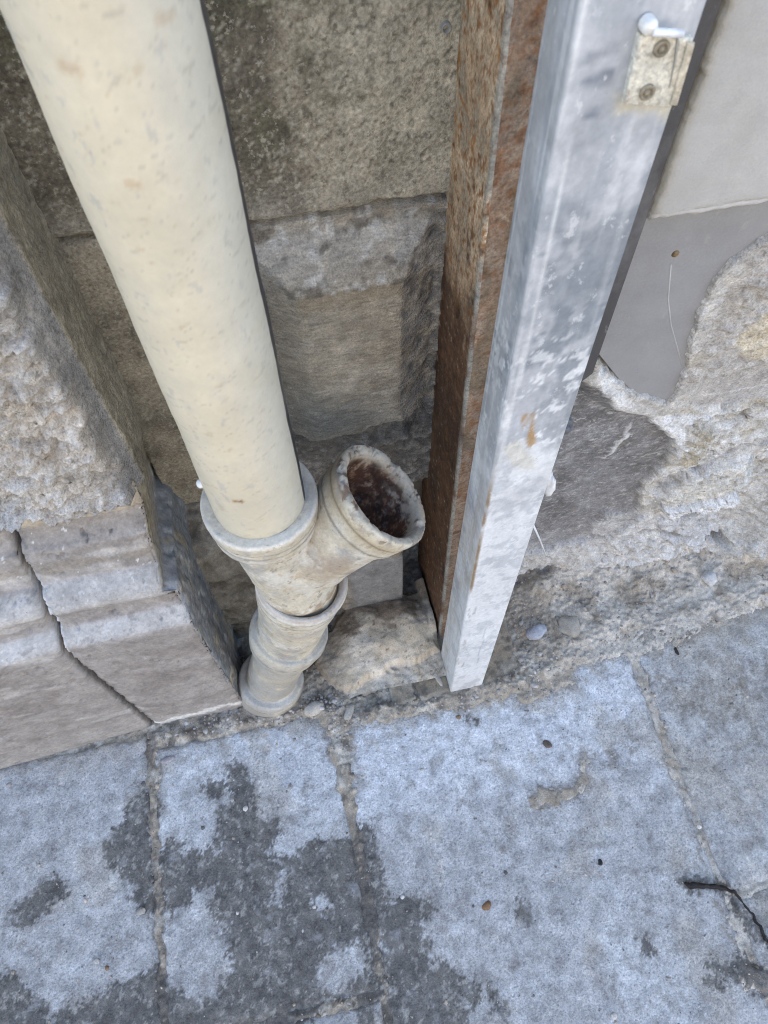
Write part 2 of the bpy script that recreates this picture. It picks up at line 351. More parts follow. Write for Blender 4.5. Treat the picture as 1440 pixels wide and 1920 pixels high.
def soil_color(x, y, h):
    n = len(x); p = P3(x, y)
    c = const(n, (.36, .30, .225))
    c = mix(c, (.50, .44, .355), ss(fbm(p, 22, 4, .6, 33), -.05, .6))
    c = mix(c, (.15, .125, .10), .8 * ss(fbm(p, 30, 4, .6, 34), .15, .6) * ss(-x, -.42, -.2))
    c = mix(c, (.58, .515, .425), .85 * ss(x, .40, .60) * ss(fbm(p, 14, 3, .6, 35), -.6, .2))
    c = mix(c, (.13, .115, .10), .75 * ss(sdcap(x, y, (.36, .645), (.50, .655), .026) + .012 * fbm(p, 40, 3, .6, 37), 0, .02))
    c = mix(c, (.12, .095, .07), .75 * ss(sdcap(x, y, (-.20, .56), (.0, .60), .08) + .03 * fbm(p, 30, 3, .6, 38), 0, .05))  # contact shadow round the pipe foot painted into the soil colour
    c = mix(c, (.10, .09, .08), .8 * ss(wetness(x, y)[0], .3, .8) * ss(-y, -.3, -.1))
    c *= (1 + .18 * fbm(p, 120, 3, .7, 36))[:, None]
    return np.clip(c, .02, .8)

X, Y = np.meshgrid(np.arange(-1.15, 1.5, .0032), np.arange(-.35, .82, .0032)); x = X.ravel(); y = Y.ravel()
h = soil_h(x, y)
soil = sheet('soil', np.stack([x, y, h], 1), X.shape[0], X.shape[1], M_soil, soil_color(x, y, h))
tag(soil, kind='structure')

# ------------------------------------------------------------------ left pilaster: plinth stones with mouldings, rock-faced block above
pil = empty('stone_pilaster', (-.6, .62, 0), 'pale stone pilaster with moulded plinth and rough rock face left of the pipe', 'pilaster')
PROF = np.array([(.494, -.04), (.495, .10), (.496, .30), (.497, .455), (.499, .474), (.510, .486), (.523, .497), (.5275, .505), (.529, .520), (.5295, .532),
                 (.527, .537), (.5265, .545), (.530, .556), (.541, .567), (.556, .576), (.5625, .580), (.565, .590), (.569, .602), (.573, .622), (.5755, .640), (.577, .648),
                 (.585, .653), (.592, .660), (.597, .668), (.5985, .676), (.599, .684), (.5965, .689), (.5965, .70), (.5975, .745)])
def smooth_profile(pr, step):
    d = np.concatenate([[0], np.cumsum(np.hypot(*np.diff(pr, axis=0).T))]); t = np.arange(0, d[-1], step)
    return np.stack([np.interp(t, d, pr[:, 0]), np.interp(t, d, pr[:, 1])], 1)
PR = smooth_profile(PROF, .003)
def endx(z): return np.interp(z, [0, .48, .505, .532, .545, .60, .66, .70, .75], [-.222, -.222, -.227, -.229, -.249, -.243, -.236, -.230, -.228])
def jointx(z): return np.interp(z, [0, .05, .30, .46, .53, .60, .68, .75], [-.419, -.420, -.427, -.431, -.424, -.427, -.420, -.417])

def plinth_color(x, y, z, right):
    n = len(x); p = P3(x, y, z)
    c = const(n, (.30, .275, .25))
    c = mix(c, (.245, .22, .20), ss(fbm(p * (1, 1, 1.4), 10, 4, .6, 40), -.1, .6))
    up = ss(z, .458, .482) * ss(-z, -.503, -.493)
    c = mix(c, (.52, .50, .47), .75 * up)  # light caught by the upward chamfer, painted as a paler band
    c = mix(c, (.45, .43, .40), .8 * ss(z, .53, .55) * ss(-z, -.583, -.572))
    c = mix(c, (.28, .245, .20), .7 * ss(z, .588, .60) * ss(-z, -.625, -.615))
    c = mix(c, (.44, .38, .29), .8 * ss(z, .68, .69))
    c = mix(c, (.62, .61, .59), ss(fbm(p, 70, 3, .6, 41) * ss(z, .45, .55), .80, .86))
    c = mix(c, (.20, .19, .18), .5 * ss(fbm(p, 55, 4, .65, 42), .5, .8))
    c = mix(c, (.50, .475, .44), .5 * ss(fbm(p * (.5, 1, .5) + (p[:, 2:3] * .5), 12, 3, .6, 43), .35, .7))
    c = mix(c, (.40, .375, .35), .5 * ss(-z, -.10, .0))
    jd = np.abs(x - jointx(z))
    c = mix(c, (.60, .59, .57), ss(-jd, -.010, -.004) * ss(z, .42, .47) * ss(-z, -.60, -.56) * right)
    c = mix(c, (.15, .135, .12), .8 * ss(-jd, -.012, -.004) * ss(-z, -.43, -.38))
    # loose pale edge where the foot of the stone broke away
    foot = sdline(x, z, [(-.43, .0), (-.33, .016), (-.262, .03), (-.225, .018)], .014)
    c = mix(c, (.62, .61, .59), ss(foot + .006 * fbm(p, 60, 3, .6, 44), 0, .008) * ss(-y, -.50, -.497) * right)
    c *= (1 + .16 * fbm(p, 130, 3, .7, 45))[:, None]
    return c

def return_color(x, y, z):
    """side of the pilaster: tan stone, blue grey low down, paler rubbed edge"""
    n = len(x); p = P3(x, y, z)
    c = const(n, (.40, .345, .25))
    c = mix(c, (.54, .47, .35), .8 * ss(fbm(p * (1, 1, .35), 22, 4, .6, 46), -.05, .5))
    c = mix(c, (.25, .265, .28), .95 * ss(fbm(p * (1, 1, .6), 13, 4, .6, 47), -.75, -.2) * ss(-z, -.66, -.52))
    c = mix(c, (.50, .50, .49), .6 * ss(fbm(p * (1, 2, .4), 40, 4, .6, 48), .30, .6) * ss(-z, -.7, -.5))
    return c * (1 + .3 * fbm(p, 110, 3, .7, 49))[:, None]

def plinth(x0f, right, seed):
    L = 120 if right else 220
    us = np.linspace(0, 1, L if right else 260)
    ret = np.linspace(.004, .30, 70) if right else np.array([])
    nv = len(PR); nu = len(us) + len(ret)
    G = np.zeros((nv, nu, 3)); side = np.zeros((nv, nu))
    for j in range(nv):
        yy, zz = PR[j]
        if right:
            xa = float(jointx(zz)) + .004; xb = float(endx(zz))
        else:
            xa = -1.25; xb = float(jointx(zz)) - .004
        G[j, :len(us), 0] = xa + (xb - xa) * us; G[j, :len(us), 1] = yy; G[j, :len(us), 2] = zz
        if right:
            G[j, len(us):, 0] = xb; G[j, len(us):, 1] = yy + ret; G[j, len(us):, 2] = zz; side[j, len(us):] = 1
    if not right: G[:, :, 1] -= .07 * np.clip(-.425 - G[:, :, 0], 0, .5)
    n = normals_of(G); n *= np.where(n[:, :, 1:2] + n[:, :, 0:1] * -1 > 0, -1, 1)
    p = G.reshape(-1, 3); sd_ = side.ravel()
    d = .0020 * fbm(p * (.8, 1, 1), 22, 4, .55, 50 + seed) + .0007 * fbm(p, 160, 3, .7, 51)
    d = d - .006 * ss(fbm(p, 34, 4, .6, 52 + seed), .62, .9)
    d += sd_ * (.0030 * fbm(p * (1, 1, .4), 30, 4, .6, 53))
    jd = np.abs(p[:, 0] - jointx(p[:, 2]))
    d -= .011 * np.exp(-np.clip(jd + .007 * fbm(p, 55, 4, .65, 54), 0, 1) / .0055) * (1 - sd_)
    if right:
        cx = np.abs(p[:, 0] - endx(p[:, 2])); cy = np.where(sd_ > 0, p[:, 1] - np.interp(p[:, 2], PR[:, 1], PR[:, 0]), 0)
        cor = np.where(sd_ > 0, cy, cx)
        d -= .007 * np.exp(-np.clip(cor + .003 * fbm(p, 50, 4, .6, 55), 0, 1) / .006)
        d -= .02 * ss(p[:, 2], .03, .0) * 0
    co = p + n.reshape(-1, 3) * d[:, None]
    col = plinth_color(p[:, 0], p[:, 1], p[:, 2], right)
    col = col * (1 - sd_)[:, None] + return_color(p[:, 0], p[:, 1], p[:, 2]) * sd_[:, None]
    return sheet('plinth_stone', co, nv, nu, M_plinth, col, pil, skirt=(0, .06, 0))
plinth(None, 1, 0)
plinth(None, 0, 3)

def rock_block(z0, z1, seed):
    path = [(-1.30, .607), (-.232, .604), (-.223, .618), (-.2205, .619), (-.2205, .85)]
    pp = np.array(path); d = np.concatenate([[0], np.cumsum(np.hypot(*np.diff(pp, axis=0).T))])
    t = np.concatenate([np.arange(0, d[1], .0035), np.arange(d[1], d[4], .003)])
    px = np.interp(t, d, pp[:, 0]); py = np.interp(t, d, pp[:, 1])
    zs = np.arange(z0, z1, .0035); under = np.array([.045, .035, .025, .016, .008])
    nv = len(zs) + len(under); nu = len(t)
    G = np.zeros((nv, nu, 3)); G[:, :, 0] = px; G[:, :, 1] = py; G[len(under):, :, 2] = zs[:, None]; G[:len(under), :, 2] = z0
    T = np.broadcast_to(t, (nv, nu)).ravel(); p = G.reshape(-1, 3); ins = np.zeros((nv, nu)); ins[:len(under)] = under[:, None]; ins = ins.ravel()
    face = ss(d[1] - T + .006 * fbm(p, 25, 3, .6, 60 + seed), .0, .010)
    zr = p[:, 2] - z0
    r1 = fbm(p * (1, 1, 1.3), 9, 5, .55, 61 + seed); r2 = ridge(p * (1, 1, 1.4), 24, 4, 62 + seed); r3 = fbm(p, 85, 4, .7, 63)
    out = face * (.022 + .018 * r1 + .016 * r2 + .008 * r3) * ss(zr, -.03, .004)
    out = out + (1 - face) * .0018 * fbm(p, 40, 4, .6, 64)
    side = ss(T, d[2], d[3])
    out = out + side * (.0016 * fbm(p * (1, 1, .4), 30, 4, .6, 65))
    co = p.copy()
    co[:, 1] -= out * (1 - side) - ins * .9 * (1 - side)
    co[:, 0] += (out - ins * .5) * side
    co[:, 2] += (.016 * fbm(P3(p[:, 0], 0, 0), 14, 4, .6, 66 + seed) + .020) * np.exp(-zr / .03) * face
    n_ = len(p)
    c = const(n_, (.45, .415, .365))
    c = mix(c, (.60, .57, .52), .8 * ss(r3 + r2, .2, 1.1)); c = mix(c, (.27, .235, .195), .85 * ss(-r2 - .5 * r3, .0, .8))
    c = mix(c, (.34, .36, .38), .45 * ss(fbm(p, 8, 3, .5, 67), .1, .5))
    c = mix(c, (.40, .32, .23), .4 * ss(fbm(p, 13, 4, .6, 68), .3, .7))
    mar = const(n_, (.30, .29, .27)) * (1 + .15 * fbm(p * (1, 1, .3), 60, 4, .6, 69))[:, None]
    c = mix(c, mar, 1 - face)
    sc = return_color(p[:, 0], p[:, 1], p[:, 2])
    c = c * (1 - side)[:, None] + mix(sc, (.40, .345, .25), .3) * side[:, None]
    return sheet('rough_stone', co, nv, nu, M_rock, c, pil, skirt=(0, .04, 0))
rock_block(.722, 1.40, 0)
rock_block(1.408, 2.0, 5)

# ------------------------------------------------------------------ recessed wall behind the pipe
nic = empty('recessed_wall', (0, .72, 0), 'grey brown stone wall of the recess behind the pipe with a bossed block', 'wall')

def up_stone(x0, x1, z0, z1, res=.0035, seed=0, dull=0):
    nu = int((x1 - x0) / res); nv = int((z1 - z0) / res)
    X, Z = np.meshgrid(np.linspace(x0, x1, nu), np.linspace(z0, z1, nv)); x = X.ravel(); z = Z.ravel(); p = P3(x, .7, z)
    y = .712 + .02 * ss(-x, .05, .2)
    e = np.minimum(z - z0, z1 - z) + .004 * fbm(p, 30, 3, .6, 70)
    y = y + .006 * np.exp(-np.clip(e, -.01, 1) / .004) + .003 * fbm(p, 10, 3, .5, 71) + .0016 * fbm(p, 150, 3, .75, 72)
    c = const(len(x), (.40, .355, .265))
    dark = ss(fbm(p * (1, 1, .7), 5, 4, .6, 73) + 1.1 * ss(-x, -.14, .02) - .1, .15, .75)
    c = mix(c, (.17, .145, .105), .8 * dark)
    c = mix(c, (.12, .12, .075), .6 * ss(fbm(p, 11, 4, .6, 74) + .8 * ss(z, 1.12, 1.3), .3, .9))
    gr = fbm(p, 210, 3, .75, 75)
    c = mix(c, (.50, .46, .36), .6 * ss(x + .05 * fbm(p, 8, 4, .6, 77), .07, .17)); c = mix(c, (.60, .57, .46), .6 * ss(gr + .5 * ss(x, .02, .17), .35, .8)); c = mix(c, (.09, .08, .06), .6 * ss(-gr, .3, .8))
    if not dull: c = mix(c, (.40, .37, .31), .6 * ss(-z, -1.10, -1.03))
    else: c = c * .35 + .65 * const(len(x), (.44, .38, .28)) * (1 + .35 * fbm(p, 16, 4, .6, 76))[:, None]
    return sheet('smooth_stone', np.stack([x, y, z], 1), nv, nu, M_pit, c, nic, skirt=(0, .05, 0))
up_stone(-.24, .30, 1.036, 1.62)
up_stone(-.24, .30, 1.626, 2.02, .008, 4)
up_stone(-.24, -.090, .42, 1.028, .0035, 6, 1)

def boss():
    x0, x1, z0, z1 = -.085, .26, .42, 1.028; res = .0030
    nu = int((x1 - x0) / res); nv = int((z1 - z0) / res)
    X, Z = np.meshgrid(np.linspace(x0, x1, nu), np.linspace(z0, z1, nv)); x = X.ravel(); z = Z.ravel(); p = P3(x, .7, z)
    n1 = fbm(p, 18, 4, .55, 80); n2 = fbm(p, 60, 4, .6, 81)
    wl = .032 + .004 * n1; wr = .157 + .004 * n1
    tl = ss(x, wl - .062, wl + .002); tr = ss(-x, -(wr + .050 + .008 * n1), -wr + .001)
    tt = ss(-z, -1.012, -.945); tb = ss(z, .615 + .014 * n1 + .25 * np.abs(x - .10) ** 1.0, .665 + .012 * n1)
    # straight bevels: interpolate linearly for crisp arrises
    lin = lambda v, a, b: np.clip((v - a) / (b - a), 0, 1)
    tl = lin(x, wl - .060, wl); tr = lin(-x, -(wr + .052), -wr); tt = lin(-z, -1.018, -.948)
    prot = .042 * np.minimum(np.minimum(tl, tr), np.minimum(tt, tb))
    rough = np.clip((1 - tr) * ss(x, .1, .16) + (1 - tb) + (1 - tl) * .6 * ss(-x, -.06, .0), 0, 1)
    rk = ridge(p * (1, 1, 1.2), 26, 4, 82)
    y = .716 + .018 * ss(-x, .05, .2) - prot - rough * (.006 * rk + .004 * n2) - .0012 * n2
    y -= .022 * ss(sdline(x, z, [(.09, .575), (.165, .60)], .022) + .006 * n1, 0, .02)       # broken ledge under the block
    y += .012 * ss(-z, -.62, -.55) * ss(-x, -.1, .0)
    c = const(len(x), (.41, .365, .285))
    c = mix(c, (.53, .485, .40), .7 * ss(n1, -.1, .6))
    field = np.minimum(np.minimum(tl, tr), np.minimum(tt, tb))
    c = mix(c, (.36, .29, .19), .6 * ss(z, .915, .945) * (field > .98))
    c = mix(c, (.66, .63, .56), .85 * (1 - tt) * ss(field, .02, .2) * (tt < .97))  # sky light on the sloping top bevel, painted into the colour
    band = (tt < .99) & (tl > tt - .2)
    c = mix(c, (.66, .64, .58), band * ss(fbm(p, 42, 4, .6, 83), .15, .5))
    c = mix(c, (.19, .165, .13), .75 * band * ss(-fbm(p, 30, 4, .6, 84), .15, .6))
    c = mix(c, (.17, .16, .13), .8 * (1 - tl) * (tl < tt + .01))  # this and the next line paint the side bevels darker as shading
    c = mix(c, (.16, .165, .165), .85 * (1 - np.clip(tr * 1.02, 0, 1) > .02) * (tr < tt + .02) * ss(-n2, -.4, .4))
    c = mix(c, (.42, .41, .38), .55 * (tr < .97) * ss(rk, .2, .8))
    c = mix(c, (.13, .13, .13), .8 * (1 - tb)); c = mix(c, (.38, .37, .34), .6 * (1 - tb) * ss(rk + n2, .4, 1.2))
    crack = np.abs(z - (.735 + .012 * ss(x, .08, .12) + .004 * n1)); c = mix(c, (.60, .57, .50), .8 * ss(-crack, -.004, -.001) * ss(x, .075, .1) * ss(-x, -.155, -.145))
    y += .003 * ss(-crack, -.005, 0) * ss(x, .06, .08)
    c *= (1 + .22 * fbm(p * (.5, 1, 2.5), 110, 3, .7, 85))[:, None]
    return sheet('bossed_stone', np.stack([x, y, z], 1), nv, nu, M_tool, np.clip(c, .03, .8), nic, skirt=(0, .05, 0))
boss()

def niche_plinth():
    prof = smooth_profile(np.array([(.655, -.05), (.656, .20), (.659, .33), (.664, .36), (.680, .385), (.70, .40), (.715, .415), (.735, .425), (.76, .43)]), .0032)
    us = np.arange(-.25, .162, .0032); nv = len(prof); nu = len(us)
    X = np.tile(us, (nv, 1)); x = X.ravel(); y = np.repeat(prof[:, 0], nu); z = np.repeat(prof[:, 1], nu); p = np.stack([x, y, z], 1)
    r = ridge(p, 16, 4, 90); n1 = fbm(p, 30, 4, .6, 91)
    d = .012 * r + .006 * n1
    fl = ss(x, .03, .06) * ss(-z, -.27, -.25)                                  # the squared block beside the branch
    d = d * (1 - fl) + fl * .012
    co = p.copy(); co[:, 1] -= d; co[:, 2] += .4 * d * ss(z, .33, .38) + .03 * ss(-x, .08, .2) * ss(z, .3, .36)
    c = const(len(x), (.27, .24, .19)); c = mix(c, (.15, .13, .10), .8 * ss(-n1, -.2, .4)); c = mix(c, (.36, .33, .27), .6 * ss(r, .3, .8))
    c = mix(c, (.24, .245, .25), fl * .9)
    c *= (1 + .2 * fbm(p, 140, 3, .7, 92))[:, None]
    return sheet('base_stone', co, nv, nu, M_stone, c, nic, skirt=(0, .05, 0))
niche_plinth()
# the house above and behind, whose shade the corner lies in
plain_box('upper_masonry', (-9, .86, -.05), (9, 1.6, 6.6), M_far, (.36, .33, .28), nic)
plain_box('upper_masonry', (-9, .72, 2.03), (9, .86, 6.6), M_far, (.36, .33, .28), nic)

# anchor in the upper smooth stone
def lathe(p0, dirv, prof, seg, ell=1.0, jit=0, seed=0):
    """rings of (t, r) along an axis; returns co (rows, seg) and rows"""
    a = Vector(dirv).normalized(); ref = Vector((0, -1, 0)) if abs(a.y) < .9 else Vector((1, 0, 0))
    u = (ref - a * ref.dot(a)).normalized(); v = a.cross(u)
    an = np.arange(seg) * 2 * np.pi / seg
    rows = []
    for t, r in prof:
        rows.append([(np.array(p0) + np.array(a) * t + (np.array(u) * math.cos(q) + np.array(v) * math.sin(q)) * r) for q in an])
    co = np.array(rows)
    if jit:
        n = (co - (np.array(p0) + np.array([np.array(a) * t for t, r in prof])[:, None, :])); n /= np.linalg.norm(n, axis=2)[:, :, None] + 1e-9
        co = co + n * (jit * fbm(co.reshape(-1, 3), 28, 4, .55, seed)).reshape(co.shape[0], co.shape[1], 1)
    return co
def lathe_obj(name, p0, dirv, prof, seg, mat, colfn, parent=None, jit=0, seed=0, flip=False):
    co = lathe(p0, dirv, prof, seg, jit=jit, seed=seed); p = co.reshape(-1, 3)
    f = gridf(co.shape[0], seg, True)
    if flip: f = f[:, ::-1]
    return obj(name, mesh_of(name, p, f, mat, colfn(p) if callable(colfn) else const(len(p), colfn)), parent)
an_c = [(0.207,1.219)][0]
anchor = empty('wall_anchor', (an_c[0], .711, an_c[1]), 'small round grey anchor sunk in the pitted stone beside the rusty beam', 'anchor')
lathe_obj('sleeve', (an_c[0], .718, an_c[1]), (0, -1, 0), [(0, .0050), (.010, .0050), (.011, .0045), (.011, .0034), (.003, .0032), (.002, .0)], 20, M_sheet, (.30, .30, .28), anchor)

# ------------------------------------------------------------------ cream drainpipe and its cast fittings
dp = empty('drainpipe', (-.153, .469, 0), 'cream painted cast iron drainpipe with an open side branch and stacked collars', 'drainpipe')
AX, AY, RP = -.0645, .516, .0592
def pipe_color(p):
    n = len(p); c = const(n, (.60, .53, .388))
    ang = np.arctan2(p[:, 1] - AY, p[:, 0] - AX)
    c = mix(c, (.55, .52, .43), ss(p[:, 0] - AX, -.01, .05))  # right side painted greyer to shade the round of the pipe
    c = mix(c, (.52, .475, .36), .5 * ss(fbm(p, 12, 3, .5, 100), .1, .6))
    q = np.stack([(p[:, 0] - AX) * 38 + p[:, 2] * 22, p[:, 1] * 30, p[:, 2] * 70 - (p[:, 0] - AX) * 40], 1)
    k = fbm(q * 1.35, 1.0, 3, .55, 101)
    c = mix(c, (.47, .36, .22), .55 * ss(k, .66, .95) * ss(-p[:, 0] + AX, -.045, .0))
    c = mix(c, (.36, .35, .31), .4 * ss(fbm(q * (2.2, 2, 2.2), 1.1, 4, .65, 102), .74, 1.0) * ss(p[:, 0] - AX, -.03, .02))
    c = mix(c, (.50, .47, .39), .35 * ss(fbm(p * (1.4, 1, .5), 30, 4, .6, 103), .35, .9))
    c = mix(c, (.40, .38, .34), .5 * ss(fbm(p * (1.5, 1, .25) + p[:, 2:3] * .3, 60, 3, .6, 99), .62, .8))
    for (sn, cs, th, amt_, sd_) in ((.5, .87, .62, .35, 107), (-.64, .77, .66, .35, 108), (.26, .97, .62, .35, 109)):
        u_ = (p[:, 0] - AX) * cs + p[:, 2] * sn; v_ = -(p[:, 0] - AX) * sn + p[:, 2] * cs
        c = mix(c, (.30, .275, .22), amt_ * ss(fbm(np.stack([u_ * 34, p[:, 1] * 12, v_ * 260], 1), 1.0, 2, .5, sd_), th, th + .22))
    for (cx, cz, r, k_) in ((-0.084,0.872,0.0035, .95), (-0.078,1.283,0.0030, .35), (-0.091,1.358,0.0040, .35), (-0.032,1.374,0.0030, .3)):
        d = sdcap(p[:, 0], p[:, 2], (cx, cz), (cx + .006, cz - .001), r) + .002 * fbm(p, 260, 3, .6, 104)
        f = (p[:, 1] < AY); c = mix(c, (.42, .24, .10), k_ * ss(d, -.002, .002) * f); c = mix(c, (.12, .06, .03), k_ * k_ * ss(d, .0015, .003) * f)
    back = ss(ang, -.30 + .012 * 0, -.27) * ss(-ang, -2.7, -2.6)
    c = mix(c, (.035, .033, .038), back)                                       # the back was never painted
    return c
zs = np.concatenate([np.arange(.76, 1.72, .003), np.arange(1.72, 2.9, .05)])
prof = [(z, RP + .0004 * math.sin(z * 31)) for z in zs]
lathe_obj('pipe', (AX, AY, 0), (0, 0, 1), prof, 150, M_pipe, pipe_color, dp, jit=.0005, seed=105)

def cast_color(seed, grime=.5):
    def f(p):
        n = len(p); c = const(n, (.53, .475, .365))
        c = mix(c, (.58, .55, .48), .7 * ss(fbm(p, 20, 4, .6, seed), -.05, .5))
        c = mix(c, (.42, .355, .25), grime * ss(fbm(p, 34, 4, .6, seed + 1), .1, .55))
        c = mix(c, (.24, .21, .17), .75 * ss(fbm(p, 75, 4, .65, seed + 2), .6, .85))
        c = mix(c, (.40, .27, .15), .5 * ss(fbm(p, 70, 4, .65, seed + 3), .5, .8))
        c = mix(c, (.33, .315, .285), .8 * ss(fbm(p, 16, 4, .6, seed + 5) + .75 * ss(-p[:, 2], -.50, -.2), .15, .7))
        return c * (1 + .10 * fbm(p, 160, 3, .7, seed + 4))[:, None]
    return f
def ringcol(base, p0, dirv, marks):
    """darken grooves / brighten lips given as (t, width, colour, amount) along the axis"""
    a = np.array(Vector(dirv).normalized())
    def f(p):
        c = base(p); t = (p - np.array(p0)) @ a + .0012 * fbm(p, 50, 3, .6, 9)
        for (t0, wd, colr, k) in marks: c = mix(c, colr, k * np.exp(-((t - t0) / wd) ** 2) * (1 + .5 * fbm(p, 45, 3, .6, 8)))
        return c
    return f
HC = np.array((-.0645, .516, .775)); B2 = np.array((-.036, .495, .556)); B3 = np.array((-.080, .507, .344)); B4 = np.array((-.152, .522, .062)); B5 = np.array((-.172, .528, -.05))
ax1 = B2 - HC; L1 = np.linalg.norm(ax1); d1 = ax1 / L1
def dense(pr, step=.002):
    out = []
    for (a, b) in zip(pr[:-1], pr[1:]):
        k = max(1, int(math.hypot(b[0] - a[0], b[1] - a[1]) / step))
        out += [(a[0] + (b[0] - a[0]) * i / k, a[1] + (b[1] - a[1]) * i / k) for i in range(k)]
    return out + [pr[-1]]
# hub round the pipe end
up = (0, 0, 1)
hub_prof = dense([(-.075, .054), (-.060, .062), (-.046, .0690), (-.044, .0722), (-.034, .0726), (-.032, .0705), (-.030, .0722), (-.021, .0735), (-.019, .0720), (-.017, .0742), (.0, .0760), (.0045, .0750), (.006, .0725), (.0052, .0640), (.0040, .0605), (.0034, .0585)])
hub = lathe_obj('collar', HC, up, hub_prof, 120, M_castpipe, ringcol(cast_color(110, .35), HC, up, [(-.019, .0018, (.20, .17, .13), .8), (-.032, .0018, (.20, .17, .13), .8), (-.046, .002, (.22, .19, .15), .6), (.004, .004, (.70, .64, .54), .6)]), dp, jit=.0008, seed=115)

def voxel_union(parts, vox, smooth_it):
    """several closed solids fused into one skin with soft inner corners"""
    co = []; fs = []; o = 0
    for (c, f) in parts:
        co.append(c); fs.append(f + o); o += len(c)
    me = mesh_of('union', np.concatenate(co), np.concatenate(fs), None, None, True)
    ob = bpy.data.objects.new('union', me); C.objects.link(ob)
    md = ob.modifiers.new('r', 'REMESH'); md.mode = 'VOXEL'; md.voxel_size = vox
    ms = ob.modifiers.new('s', 'SMOOTH'); ms.factor = .5; ms.iterations = smooth_it
    bpy.context.view_layer.update()
    ev = ob.evaluated_get(bpy.context.evaluated_depsgraph_get()); r = bpy.data.meshes.new_from_object(ev)
    bpy.data.objects.remove(ob); bpy.data.meshes.remove(me)
    n = len(r.vertices); c = np.empty(n * 3, np.float32); r.vertices.foreach_get('co', c); c = c.reshape(-1, 3)
    return r, c
def closed(p0, dirv, pr, seg=72):
    co = lathe(p0, dirv, pr, seg); return co.reshape(-1, 3), gridf(co.shape[0], seg, True)
BN = np.array((.71, .0, .71)); BN /= np.linalg.norm(BN); BM = np.array((.097, .504, .749))
body = closed(HC - np.array((0, 0, .045)), d1, dense([(0, 0), (0, .060), (.03, .0605), (.09, .060), (L1 - .04, .0605), (L1 - .03, .0565), (L1 + .01, .056), (L1 + .01, 0)], .006))
neck = closed(BM - BN * .185, BN, dense([(0, 0), (0, .058), (.05, .062), (.10, .064), (.118, .0655), (.128, .0690), (.140, .0730), (.143, .0720), (.146, .0738), (.160, .0752), (.163, .0740), (.166, .0765), (.182, .0785), (.187, .0775), (.188, .0755), (.187, .0665), (.183, .0635), (.172, .0615), (.14, .058), (.10, .054), (.085, .047), (.082, 0)], .004))
neck_body = neck
web = closed(B2 + np.array((.012, .004, .040)), np.array((.40, .0, .60)), dense([(-.012, 0), (0, .044), (.03, .052), (.06, .050), (.08, .030), (.085, 0)], .006), 40)
bm_, bc = voxel_union([body, neck, web], .0024, 5)
q = bc.astype(float)
rel = q - BM; ta = rel @ BN; rad = np.linalg.norm(rel - ta[:, None] * BN, axis=1)
# chipped mouth
chip = ss(ta, -.02, .0) * ss(rad, .045, .06)
nz = fbm(q, 60, 4, .6, 120); bc2 = q + BN * (-.004 * chip * ss(nz, .25, .6))[:, None] + (.0008 * fbm(q, 40, 4, .6, 121))[:, None] * (rel / (np.linalg.norm(rel, axis=1)[:, None] + 1e-9))
bm_.vertices.foreach_set('co', bc2.astype(np.float32).ravel())
cc = cast_color(122, .45)(q)
cc = mix(cc, (.40, .31, .18), .7 * np.exp(-((ta + .020) / .012) ** 2) * (rad > .06))
for t0 in (-.021, -.042): cc = mix(cc, (.16, .13, .09), .75 * np.exp(-((ta - t0) / .0022) ** 2) * (rad > .06))
rim = ss(ta, -.012, -.002) * (rad < .082)
cc = mix(cc, (.47, .41, .32), .8 * rim * (rad < .0765))
cc = mix(cc, (.15, .085, .05), .85 * rim * ss(fbm(q, 60, 4, .65, 123) + .25 * (q[:, 2] - BM[2]) / .07, .30, .6))
cc = mix(cc, (.18, .16, .13), .5 * rim * ss(fbm(q * (1, 1, 1), 38, 4, .65, 124), .05, .5))
bore = ss(-rad, -.0645 + 0 * ta, -.0605) * (ta > -.115) * ss(-ta, .004, .012)
borec = const(len(q), (.10, .048, .030)); borec = mix(borec, (.30, .18, .11), .8 * ss(fbm(q, 110, 4, .7, 125), .15, .6)); borec = mix(borec, (.44, .36, .27), .8 * ss(fbm(q, 50, 4, .65, 129) + .5 * ss(ta, -.05, -.01) + .3 * ss(q[:, 0], .10, .14), .45, .9)); borec = mix(borec, (.035, .018, .013), .8 * ss(fbm(q, 45, 4, .6, 126), .05, .5))
cc = cc * (1 - bore)[:, None] + borec * bore[:, None]
crotch = sdcap(q[:, 0], q[:, 2], (-.01, .66), (.02, .69), .03) ; cc = mix(cc, (.36, .28, .19), .6 * ss(crotch + .012 * fbm(q, 55, 4, .6, 127), 0, .02) * (q[:, 1] < .5))
cc = mix(cc, (.28, .20, .12), .8 * ss(-((q - B2) @ (-d1)), -.020, -.006) * ss(fbm(q, 50, 3, .6, 128), -.4, .3))
at = bm_.color_attributes.new('col', 'FLOAT_COLOR', 'POINT'); at.data.foreach_set('color', np.concatenate([np.clip(cc, 0, 1), np.ones((len(cc), 1))], 1).astype(np.float32).ravel())
bm_.polygons.foreach_set('use_smooth', np.ones(len(bm_.polygons), bool)); bm_.materials.clear(); bm_.materials.append(M_castpipe)
br = obj('branch_fitting', bm_, dp); br['label'] = 'side branch with an open chipped mouth and dark rusty bore'

